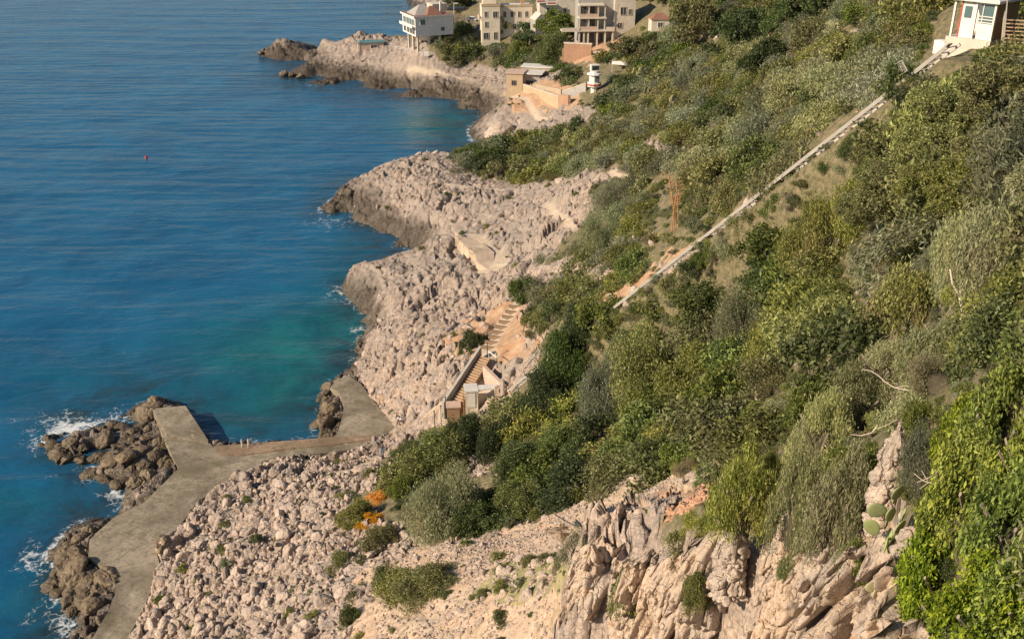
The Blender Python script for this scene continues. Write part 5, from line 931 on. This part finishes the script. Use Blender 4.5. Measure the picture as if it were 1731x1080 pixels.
# --- upper station hut
p, t = base(1674, 70, 62); r = thing('station_hut', 'white upper lift station hut with a hipped white roof and brown side wall', 'hut', p, R(-50)); H_ = 2.22
bp(r, 'floor', 'offwhite', [(-2.8, .1, -.2, 3.1, -1.6, -.01)]); bp(r, 'side_wall', 'brown', [(-.1, 0, .1, 3, 0, H_)]); bp(r, 'back_wall', 'white', [(-2.6, -.103, 2.9, 3, 0, H_)])
for x in (-2.6, -1.22, -.02): bp(r, 'corner_post', 'white', [(x-.06, x+.06, -.06, .06, -.005, H_)])
o = bp(r, 'door', 'white', [(-2.1, -1.32, .0, .06, 0, 2.1)]); bp(o, 'door_pane', 'tglass', [(-1.95, -1.47, -.02, -.003, 1.2, 1.9)]); bp(r, 'door_frame', 'red', [(-2.2, -2.11, -.02, .08, 0, 2.2)])
o = bp(r, 'front_panel', 'white', [(-1.0, -.1, .01, .05, 0, .95), (-1.0, -.1, .01, .05, 2.1, H_)]); bp(r, 'front_window', 'tglass', [(-1.0, -.1, .02, .04, .952, 2.098)]); bp(r, 'grille', 'white', [(-1.0, -.1, -.03, .005, z, z+.05) for z in (1.0, 1.18, 1.36)]+[(-.8, -.75, -.03, .005, .95, 2.1)])
MB().poly([(-2.9, -.35, H_+.003), (.3, -.35, H_+.003), (.3, 3.3, H_+.003), (-2.9, 3.3, H_+.003), (-2.9, -.35, H_+.16), (.3, -.35, H_+.16), (.3, 3.3, H_+.16), (-2.9, 3.3, H_+.16), (-1.3, 1.5, H_+1.0)], [(3,2,1,0),(0,1,5,4),(1,2,6,5),(2,3,7,6),(3,0,4,7),(4,5,8),(5,6,8),(6,7,8),(7,4,8)]).build('roof', M['roofw'], r)
bp(r, 'plinth', 'white', [(-3.5, -2.7, -.2, .4, -1.2, -.35)])
# stairs right of the hut
p, t = base(1694, 90, 60); r = thing('wooden_stairs', 'light wooden stairs with side rails at the right of the station hut', 'stairs', p, R(-20))
for k in range(10): bp(r, 'step', 'woodst', [(0, 1.15, k*.24, k*.24+.27, k*.18-.04, k*.18)])
for x in (-.06, 1.18):
    MB().bar((x, 0, -.15), (x, 2.5, 1.72), .06, .2).build('stringer', M['woodst'], r); m = MB(); m.bar((x, 0, .9), (x, 2.5, 2.75), .06)
    for k in range(6): m.bar((x, k*.5, k*.37-.1), (x, k*.5, k*.37+.9), .05)
    m.build('railing', M['netm'], r)
# --- lower station, pole, stairs
p, t = base(788, 690, 108); r = thing('lower_station', 'white-roofed lift cabin with a pale door at the foot of the track', 'cabin', (p[0], p[1], p[2]), R(8))
bp(r, 'roof', 'roofw', [(-.1, 1.35, -.1, 1.6, 1.95, 2.12), (1.353, 3.5, .2, 1.2, 1.9, 2.08)]); bp(r, 'door', 'white', [(.25, 1.0, -.05, .02, .1, 1.8)]); bp(r, 'wall', 'cream', [(1.05, 1.3, 0, 1.4, -1, 1.948), (-.06, .24, 0, .2, -1, 1.948), (.24, 1.05, .03, 1.4, -1, 1.9)]); bp(r, 'post', 'rust', [(-.3, -.18, 0, .12, -1, 1.6)]); bp(r, 'corner_post', 'metal', [(3.3, 3.4, .5, .6, -1, 2.3)]); bp(r, 'back_wall', 'beige', [(1.303, 3.3, .9, 1.1, -1, 1.1)])
p, t = base(851, 674, 106.5); r = thing('station_pole', 'tall white post standing beside the lower lift station', 'post', p); MB().bar((0, 0, -1), (0, 0, 4.2), .26, n=4).build('mast', M['offwhite'], r); MB().bar((-.22, -.3, -1), (-.22, -.3, 2.6), .1, n=4).build('side_tube', M['white'], r); MB().box(-.22, .22, -.22, .22, -1, .1).build('foot', M['offwhite'], r)
p, t = base(838, 668, 106.5); o = MB(); rr = random.Random(3)
for k in range(22):
    x, y = rr.uniform(0, 2.2), rr.uniform(-.4, 1); s = rr.uniform(.12, .3); o.box(x, x+s*1.6, y, y+s, -.3, s+rr.uniform(0, .5), M=Matrix.Rotation(rr.uniform(-.3, .3), 4, 'Z'))
tag(o.build('rubble_heap', M['cobble'], None, tuple(p), bevel=.03), 'pinkish rubble heap at the foot of the lowest rails', 'rubble heap')
net_panel('net_fence', [(857,632,106),(915,597,104),(903,580,104.5),(855,614,106.5)], 'pale net fence beside the lowest part of the track', n=18, m=7)
wall_between('diagonal_wall', 'pinkc', 816, 632, 852, 668, 1.0, .4, 'ochre diagonal wall between the staircase and the tall white post', 'wall', None, 111.5, 107.5)
A_, B_ = STA, STB; D_ = B_-A_; L_ = math.hypot(D_[0], D_[1]); r = thing('staircase', 'long wooden-tread staircase climbing from the quay to the red earth', 'staircase', tuple(A_), math.atan2(D_[1], D_[0])-math.pi/2); n = 21; dz = D_[2]/n; dy = L_/n
for k in range(n): bp(r, 'step', 'woodst', [(-.1, 1.3, k*dy, (k+.66)*dy, k*dz-.09, k*dz)])
bp(r, 'riser_shade_block', 'wooddk', [(-.08, 1.26, k*dy+.02, (k+1)*dy+.015, k*dz-1.4, k*dz-.12) for k in range(n)])  # risers coloured dark to paint the shaded gaps between treads as stripes
MB().poly([(-.55, -.6, -1.5), (-.22, -.6, -1.5), (-.22, L_+.3, D_[2]-1.5), (-.55, L_+.3, D_[2]-1.5), (-.55, -.6, .55), (-.22, -.6, .55), (-.22, L_+.3, D_[2]+.75), (-.55, L_+.3, D_[2]+.75)], [(0,3,2,1),(4,5,6,7),(0,1,5,4),(1,2,6,5),(2,3,7,6),(3,0,4,7)]).build('parapet', M['greyw'], r)
for k in range(9):
    a, _ = hit(826+k*5.6, 588-k*8.6); o = bp(thing('log_step', ['lowest', 'second', 'third', 'fourth', 'fifth', 'sixth', 'seventh', 'eighth', 'uppermost'][k]+' dark timber step on the earth path above the staircase', 'step', tuple(a), R(-18), 'timber steps above the staircase'), 'log', 'wooddk', [(-.85, .85, -.12, .12, -.2, .22)])
wall_between('quay_ramp_wall', 'pale', 716, 716, 757, 680, .7, .35, 'pale sloping wall from the quay up to the foot of the staircase', 'wall'); 
p, t = base(756, 706, 109); r = thing('stair_block', 'brown block wall below the foot of the staircase', 'wall', p, R(5)); bp(r, 'block', 'brown', [(0, 1.35, 0, 1.2, -1, 1.2)]); bp(r, 'coping', 'pinkc', [(-.1, 1.5, -.1, 1.3, 1.203, 1.32)])
for u, v, h, l in ((735,722,2.0,'leftmost thin dark post below the staircase'),(746,716,2.2,'middle thin dark post below the staircase'),(754,704,2.4,'right-hand thin dark post below the staircase'),(824,612,2.3,'thin dark post under the white rail at the stair head'),(840,628,2.2,'thin dark post right of the stair head')):
    p, t = base(u, v); o = MB().bar((0, 0, -.6), (0, 0, h), .09, n=6).box(-.09, .09, -.09, .09, h, h+.06).build('thin_post', M['dark'], None, tuple(p)); tag(o, l, 'post', 'thin posts around the staircase')
a, b = atT(826, 594, 112), atT(840, 604, 111); o = MB().bar((0, 0, 0), Vector(b-a), .12, n=6).bar((0, 0, -.9), (0, 0, .05), .07, n=6).build('white_rail', M['white'], None, tuple(a)); tag(o, 'short white rail slanting across the head of the staircase', 'rail')
# --- ladder, buoy
p = atZ(409, 754, 1.58); r = thing('swimming_ladder', 'white swimming ladder with two hooped handrails on the quay edge', 'ladder', tuple(p), R(8))
for x in (0, .72): MB().bar((x, -.25, 0), (x, -.2, .85), .09, n=6).bar((x, -.2, .85), (x, .25, .8), .09, n=6).bar((x, .25, .82), (x, .32, -1.5), .09, n=6).build('handrail', M['white'], r)
for k in range(4): MB().bar((0, .32, -.5-k*.35), (.72, .32, -.5-k*.35), .05, n=6).build('rung', M['white'], r)
p = atZ(247, 267, 0); r = thing('buoy', 'small reddish buoy floating alone on the open water', 'buoy', tuple(p)); drum(.42, .3, -.3, .35, 12).build('float_ball', M['red'], r, bevel=.05); drum(.07, .05, .35, .95, 8).build('mast', M['red'], r)
# --- desert plants
def leafmat(c, n): return mat_leaf(n, tuple(x*.7 for x in c), c, None, .05, .15)
M["agave"] = leafmat((.30, .33, .12), 'agave_leaf'); M['agavey'] = leafmat((.52, .46, .17), 'yellow_agave_leaf'); M['pad'] = leafmat((.38, .42, .17), 'cactus_pad'); M['padpale'] = leafmat((.50, .47, .25), 'pale_cactus_pad'); M['stalk'] = plain('dead_stalk', (.50, .24, .10), .9, .3, 6)
def agave(u, v, wpx, label, mat='agave', n=30, up=.6, seed=1, name='agave_plant'):
    p, t = hit(u, v); S = wpx*t/FPX/2; rs = random.Random(seed); mb = MB()
    for k in range(n):
        a = k*2.4; e = rs.uniform(.15, 1.3)*up+.1; L = S*rs.uniform(.8, 1.15); w = S*.09; ca, sa = math.cos(a), math.sin(a); pts = []
        for j in range(5):
            f = j/4; rr = L*f*math.cos(e-.25*f); z = L*f*math.sin(e)+.05*S-f*f*L*.12; ww = w*(1-f**1.6)+.004; pts.append([(ca*rr-sa*ww, sa*rr+ca*ww, z+ww*.4), (ca*rr, sa*rr, z-ww*.2), (ca*rr+sa*ww, sa*rr-ca*ww, z+ww*.4)])
        P = [q for r3 in pts for q in r3]; mb.poly(P, [(3*j+i, 3*j+i+1, 3*j+i+4, 3*j+i+3) for j in range(4) for i in (0, 1)])
    r = thing(name, label, 'agave' if 'agave' in name else 'palm', (p[0], p[1], p[2]+.1), 0); mb.build('rosette', M[mat], r); MB().bar((0, 0, -.4), (0, 0, .15*S), .25*S, n=7).build('stem', BARK, r)
agave(1106, 412, 48, 'spiky yellow-green agave left of the track', 'agavey', 40, .9, 2); agave(1545, 50, 62, 'fan-shaped palm with yellowed fronds on the ridge left of the station hut', 'agavey', 34, .9, 3, 'fan_palm'); agave(1190, 318, 34, 'agave in the dark bushes above the track', 'agave', 26, 1.0, 4); agave(1232, 322, 26, 'small yellowish agave beside the track', 'agavey', 22, 1.0, 5)
agave(848, 775, 44, 'pale-tipped agave in the dark dome shrub below the station pole', 'agave', 26, 1.1, 6); agave(1250, 305, 36, 'upright spiky agave above the middle of the track', 'agave', 26, 1.1, 8); agave(800, 765, 30, 'small agave on the rocks below the dark dome shrub', 'agavey', 20, 1.1, 9); agave(868, 1006, 22, 'small dark agave on the grassy scree', 'agave', 18, 1.0, 10); agave(1290, 330, 26, 'little agave at the track edge below the toothed rail section', 'agave', 18, 1, 12)
p, t = hit(1140, 392); r = thing('dead_agave', 'tall rust-brown dead agave stalks beside the track', 'dead plant', tuple(p)); rr = random.Random(2)
for dx, h, ln in ((0, 5.6, -.9), (.35, 5.0, -.5), (-.3, 3.6, .2)):
    m = MB(); pts = [Vector((dx+ln*(f**1.5), 0, h*f)) for f in (0, .35, .7, 1)]
    for a, b in zip(pts[:-1], pts[1:]): m.bar(a, b, .11, n=6)
    for k in range(9): q = pts[2].lerp(pts[3], k/8); s = 1 if k % 2 else -1; m.bar(q, q+Vector((s*.4, rr.uniform(-.3, .3), .22)), .035, n=4); m.bar(q+Vector((s*.4, 0, .22)), q+Vector((s*.55, .1, .3)), .10, n=5)
    m.build('stalk', M['stalk'], r)
def pad_mesh():
    rs = np.random.RandomState(5); a, b = np.meshgrid(np.linspace(0, 2*np.pi, 21)[:-1], np.linspace(-np.pi/2, np.pi/2, 11), indexing='ij'); x = np.cos(a)*np.cos(b); y = np.sin(b); z = np.sin(a)*np.cos(b)
    w = .5*(1+.18*z); V = np.stack([(x*w*.78).ravel(), (y*.075*(1+.1*np.sin(x*14)*np.cos(z*13))).ravel(), (z*.5+.5).ravel()], 1); i, j = np.meshgrid(np.arange(20), np.arange(10), indexing='ij'); F = np.stack([i*11+j, ((i+1) % 20)*11+j, ((i+1) % 20)*11+j+1, i*11+j+1], -1).reshape(-1, 4); return V, F
PV, PF = pad_mesh(); PADS = {k: mesh_np('pad', PV, PF, [M[k]], smooth=True, attrs={'lv': np.full(len(PV), .6)}) for k in ('pad', 'padpale')}
def cactus(u, v, t, pads, label, mat='pad', k=1.0):
    o = atT(u, v, t); r = thing('prickly_pear', label, 'cactus', tuple(o))
    for (pu, pv, hh, rot, yaw) in pads:
        q = atT(pu, pv, t+random.uniform(-.15, .15))-o; p_ = link('pad', PADS[mat], r, tuple(q)); p_.rotation_euler = (random.uniform(-.15, .25), R(rot), R(yaw)); s = hh*t/FPX*k; p_.scale = (s, s, s)
    return r
cactus(1500, 915, 20.6, [(1514,845,34,-12,25),(1500,866,36,-75,10),(1508,852,28,60,60),(1506,880,32,-20,30),(1480,905,33,-28,-25),(1496,892,30,-15,60),(1514,905,34,5,35),(1521,885,32,20,70),(1497,912,26,-10,80),(1494,932,32,-8,65),(1508,918,28,10,20),(1504,935,28,0,40)], 'large prickly pear with broad green pads on the rock column')
cactus(1485, 1015, 19.5, [(1482,1010,34,-15,40),(1492,1025,32,8,60),(1476,1000,24,-30,10)], 'pale prickly pear pads low on the cliff below the large prickly pear', 'padpale')
cactus(1390, 905, 25.2, [(1388,885,28,-10,30),(1396,895,26,30,50),(1392,872,22,-25,10),(1410,905,24,20,10),(1416,915,22,-10,70)], 'small prickly pear at the foot of the grey-green curtain')
cactus(1160, 700, 71, [(1160,700,18,0,20),(1157,686,16,-15,30),(1152,676,13,-35,10),(1165,683,15,30,40),(1173,680,11,60,20),(1158,670,12,0,60),(1160,712,14,5,10)], 'pale yellow branching cactus right of the dome shrub', 'padpale', 1.0)
for i, (u, v, n_) in enumerate(((1180,235,'pale cactus on the slope above the dead agave stalks'),(1145,185,'pale cactus clump on the open slope below the kiosk trees'),(1075,140,'pale cactus clump right of the round kiosk'),(1225,190,'pale-topped cactus among grey shrubs in the upper slope'),(1280,130,'pale cactus clump under the dark evergreens'),(1470,470,'cactus with blue-green pads left of the bleached twigs'),(1095,170,'small pale cactus on the ridge right of the kiosk'),(1360,270,'pale cactus at the upper side of the toothed rail'))):
    p, t = hit(u, v); rr = random.Random(i); cactus(u, v, t-.3, [(u+rr.uniform(-9, 9), v-rr.uniform(0, 16), rr.uniform(9, 13), rr.uniform(-50, 50), rr.uniform(0, 90)) for _ in range(9)], n_, 'padpale' if i != 5 else 'pad')
# --- dead wood
def branch(name, segs, label, t, r0=.035):
    o = atT(segs[0][0][0], segs[0][0][1], t); mb = MB()
    for sg in segs:
        P = [Vector(atT(u, v, t-.004*(u-segs[0][0][0]))-o) for u, v in sg]
        for i, (a, b) in enumerate(zip(P[:-1], P[1:])): mb.bar(a, b, r0*(.6+.5*i/len(P)) if sg is segs[0] else r0*.45, n=6)
    tag(mb.build(name, DRYB, None, tuple(o)), label, 'dead branch')
branch('dead_branch', [[(1458,624),(1472,627),(1484,634),(1496,645),(1512,655),(1535,660),(1562,666),(1590,680)], [(1512,655),(1530,652),(1556,658),(1584,664)], [(1562,666),(1575,676),(1582,690)], [(1535,660),(1550,672)]], 'bleached dead branch sticking out of the right-hand bushes', 25.0)
branch('dead_stick', [[(1438,734),(1456,736),(1474,731),(1482,722)], [(1484,724),(1500,718),(1516,709)], [(1474,731),(1480,722),(1484,718)]], 'thin bleached stick on top of the rock column', 23.6, .03)
branch('dead_twigs', [[(1545,800),(1560,812),(1580,818)], [(1550,815),(1568,808),(1585,800)], [(1555,826),(1570,815),(1590,812)], [(1558,795),(1568,812)]], 'tangle of thin grey twigs left of the bright corner bush', 17.5, .022)
branch('bleached_trunk', [[(1628,470),(1622,500),(1628,530),(1620,555)], [(1622,500),(1610,480),(1606,455)], [(1628,530),(1640,510),(1644,480)]], 'bleached twisted stem in the bushes under the olive tree', 31.0, .12)
# tall rock column and loose crags above the cliff
def column(name, u, vt, vb, wpx, t, label, seed):
    n = 90; m = 110; k = t/FPX; h = (vb-vt)*k*1.12; w = wpx*k/2; a, z = np.meshgrid(np.linspace(0, 2*np.pi, n+1)[:-1], np.linspace(-1.2, 1, m), indexing='ij'); x, y = np.cos(a), np.sin(a)
    rad = w*np.clip((1-np.clip(z, 0, 1)**5), 0, 1)**.6*(1+.15*(-z)); q = z*h/2/w
    f1, f2, i1 = worley3(x*1.3+seed, y*1.3, q*1.1, seed); g1, g2, i2 = worley3(x*3.2, y*3.2, q*2.6, seed+2)
    rr = rad*(1+.5*(i1-.5)+.35*(.6-f1)+.18*(i2-.5)+.2*(.5-g1)-.25*np.clip((.1-(f2-f1))/.1, 0, 1))+w*.1*fbm3(x*4, y*4, q*3, 4, seed)*(rad > 0)
    V = np.stack([(x*rr).ravel(), (y*rr).ravel(), (z*h/2+h/2).ravel()], 1); i, j = np.meshgrid(np.arange(n), np.arange(m-1), indexing='ij'); F = np.stack([i*m+j, ((i+1) % n)*m+j, ((i+1) % n)*m+j+1, i*m+j+1], -1).reshape(-1, 4)
    p = atT(u, vb, t); o = link(name, mesh_np(name, V, F, [M['cliff']], smooth=True), None, tuple(p)); return tag(o, label, 'rock')
column('rock_column', 1490, 722, 880, 46, 24.2, 'tall pale rock column under the thin bleached stick', 3); column('rock_column', 1520, 880, 1010, 46, 20.5, 'pale rock pillar directly below the large prickly pear', 9); column('rock_column', 1500, 960, 1100, 70, 19.8, 'pale rock pillar at the bottom edge beside the low pale cactus', 14); column('rock_column', 1232, 893, 990, 52, 32.2, 'rounded rock head standing beside the cliff cleft', 22); column('rock_column', 992, 905, 1060, 40, 43.5, 'slim pointed rock pillar at the left end of the cliff', 31); column('rock_column', 1325, 860, 960, 34, 28.5, 'jagged rock spur between the needle bush and the hanging curtain', 37)
# --- people
def skin_obj(name, P, E, Rr, mat, parent, root=0):
    me = bpy.data.meshes.new(name); me.from_pydata(P, E, []); me.materials.append(mat); o = link(name, me, parent); m = o.modifiers.new('skin', 'SKIN'); m.use_smooth_shade = True
    for i, q in enumerate(me.skin_vertices[0].data if me.skin_vertices else []): q.radius = Rr[i]; q.use_root = (i == root)
    s = o.modifiers.new('sub', 'SUBSURF'); s.levels = 2; s.render_levels = 2; return o
def ensure_skin(o, Rr):
    me = o.data
    if not me.skin_vertices:
        bpy.context.view_layer.objects.active = o; o.select_set(True)
        import bmesh
        bm = bmesh.new(); bm.from_mesh(me); l = bm.verts.layers.skin.verify()
        for i, v in enumerate(bm.verts): v[l].radius = Rr[i]; v[l].use_root = (i == 0)
        bm.to_mesh(me); bm.free()
SKIN = plain('skin', (.50, .30, .21), .6, .08, 9); HAIR = plain('dark_hair', (.04, .028, .02), .7, .2, 20); JACKET = plain('charcoal_jacket', (.06, .055, .06), .9, .2, 9); JEANS = plain('blue_jeans', (.10, .17, .27), .9, .2, 9); SHIRT = plain('pale_lilac_shirt', (.66, .64, .72), .85, .1, 9); SHORTS = plain('brown_shorts', (.16, .10, .07), .9, .2, 9)
def person(loc, rz, label, J, top, bottom):
    r = thing('person', label, 'person', loc, rz); names = list(J); E = [('pelvis','waist'),('waist','chest'),('chest','neck'),('neck','head'),('head','crown'),('chest','shL'),('shL','elL'),('elL','haL'),('chest','shR'),('shR','elR'),('elR','haR'),('pelvis','hipL'),('hipL','knL'),('knL','anL'),('anL','toL'),('pelvis','hipR'),('hipR','knR'),('knR','anR'),('anR','toR')]
    rad = dict(pelvis=(.13,.1), waist=(.125,.095), chest=(.15,.105), neck=(.055,.055), head=(.085,.095), crown=(.06,.07), shL=(.06,.06), elL=(.042,.042), haL=(.032,.02), shR=(.06,.06), elR=(.042,.042), haR=(.032,.02), hipL=(.09,.09), knL=(.06,.06), anL=(.042,.045), toL=(.035,.03), hipR=(.09,.09), knR=(.06,.06), anR=(.042,.045), toR=(.035,.03))
    def mk(nm, keep, mat, g):
        ks = [k for k in names if k in keep]; ix = {k: i for i, k in enumerate(ks)}; ee = [(ix[a], ix[b]) for a, b in E if a in ix and b in ix]; Rr = [tuple(x*g*((1.28 if nm == 'jacket' else (.8 if nm == 'body' else 1.05)) if k in ('pelvis', 'waist', 'chest', 'shL', 'shR') else 1) for x in rad[k]) for k in ks]
        o = skin_obj(nm, [J[k] for k in ks], ee, Rr, mat, r); ensure_skin(o, Rr); return o
    mk('body', names, SKIN, 1.0); mk('jacket', ['waist', 'chest', 'shL', 'elL', 'shR', 'elR', 'pelvis'], top, 1.16); mk('trousers', ['pelvis', 'waist', 'hipL', 'knL', 'anL', 'hipR', 'knR', 'anR'], bottom, 1.2)
    c = Vector(J['crown']); m = MB(); n = 10
    for i in range(5):
        pass
    hv = []; hf = []
    for i in range(7):
        ph = math.pi*.62*i/6
        for k in range(n): th = 6.2832*k/n; hv.append((c.x+.105*math.sin(ph)*math.cos(th), c.y+.02+.115*math.sin(ph)*math.sin(th), c.z-.05+.12*math.cos(ph)))
    for i in range(6):
        for k in range(n): hf.append((i*n+k, i*n+(k+1) % n, (i+1)*n+(k+1) % n, (i+1)*n+k))
    m.poly(hv, hf).build('hair', HAIR, r); return r
ST = dict(pelvis=(0,0,.95), waist=(0,.0,1.1), chest=(0,.01,1.34), neck=(0,-.01,1.5), head=(0,-.03,1.62), crown=(0,-.02,1.70), shL=(-.19,0,1.42), elL=(-.26,.03,1.14), haL=(-.22,-.12,.92), shR=(.19,0,1.42), elR=(.27,.02,1.15), haR=(.24,-.12,.94), hipL=(-.09,0,.90), knL=(-.11,-.04,.5), anL=(-.12,.03,.08), toL=(-.13,-.14,.03), hipR=(.09,0,.90), knR=(.1,-.01,.5), anR=(.12,.1,.08), toR=(.13,-.07,.03))
p, t = hit(646, 765); person((p[0], p[1], gz(p[0], p[1])), R(150), 'person in a dark jacket and blue jeans standing where the boulders meet the quay', ST, JACKET, JEANS)
SI = dict(pelvis=(0,.05,.42), waist=(0,.0,.56), chest=(0,-.10,.78), neck=(0,-.17,.93), head=(0,-.24,1.03), crown=(0,-.26,1.11), shL=(-.19,-.1,.86), elL=(-.25,-.25,.62), haL=(-.14,-.42,.58), shR=(.19,-.1,.86), elR=(.25,-.25,.62), haR=(.14,-.42,.58), hipL=(-.1,.0,.40), knL=(-.15,-.42,.52), anL=(-.14,-.40,.08), toL=(-.14,-.56,.03), hipR=(.1,.0,.40), knR=(.15,-.46,.50), anR=(.16,-.48,.08), toR=(.17,-.64,.03))
p, t = hit(677, 722); person((p[0], p[1], gz(p[0], p[1])+.25), R(-20), 'person in a pale lilac top sitting on the rocks beside the quay', SI, SHIRT, SHORTS)
# ------------------------------------------------------------------ light and camera
SUN_EL, SUN_AZ = R(30), Vector((-.89, -.42, 0)).normalized()
w = bpy.data.worlds.new('World'); scene.world = w; w.use_nodes = True; nt = w.node_tree; bg = nt.nodes['Background']
sky = nt.nodes.new('ShaderNodeTexSky'); sky.sky_type = 'NISHITA'; sky.sun_disc = False; sky.sun_elevation = SUN_EL; sky.sun_rotation = math.atan2(SUN_AZ.x, SUN_AZ.y); sky.altitude = 50; sky.air_density = 1.1; sky.dust_density = .5; sky.ozone_density = 2.5
nt.links.new(sky.outputs[0], bg.inputs[0]); bg.inputs[1].default_value = .075
sd = bpy.data.lights.new('sun', 'SUN'); sd.energy = 5.0; sd.angle = R(.55); sd.color = (1, .82, .60); so = bpy.data.objects.new('sun', sd); COL.objects.link(so)
dv = Vector((SUN_AZ.x*math.cos(SUN_EL), SUN_AZ.y*math.cos(SUN_EL), math.sin(SUN_EL))); so.rotation_euler = dv.to_track_quat('Z', 'Y').to_euler(); so.location = dv*400
cd = bpy.data.cameras.new('camera'); cam = bpy.data.objects.new('camera', cd); COL.objects.link(cam); cam.location = (0, 0, CH); cam.rotation_euler = (R(90)-PITCH, 0, 0)
cd.sensor_fit = 'HORIZONTAL'; cd.sensor_width = 36; cd.lens = 36*FPX/1731; cd.clip_start = .1; cd.clip_end = 20000; scene.camera = cam
scene.view_settings.view_transform = 'Standard'; scene.view_settings.look = 'None'; scene.view_settings.exposure = .42; scene.view_settings.gamma = 1
scene.render.engine = 'CYCLES'; scene.cycles.max_bounces = 5; scene.cycles.diffuse_bounces = 3; scene.cycles.glossy_bounces = 2; scene.cycles.transmission_bounces = 3

for o in scene.objects:
    if o.get('category') and not o.get('kind'): o['kind'] = 'thing'
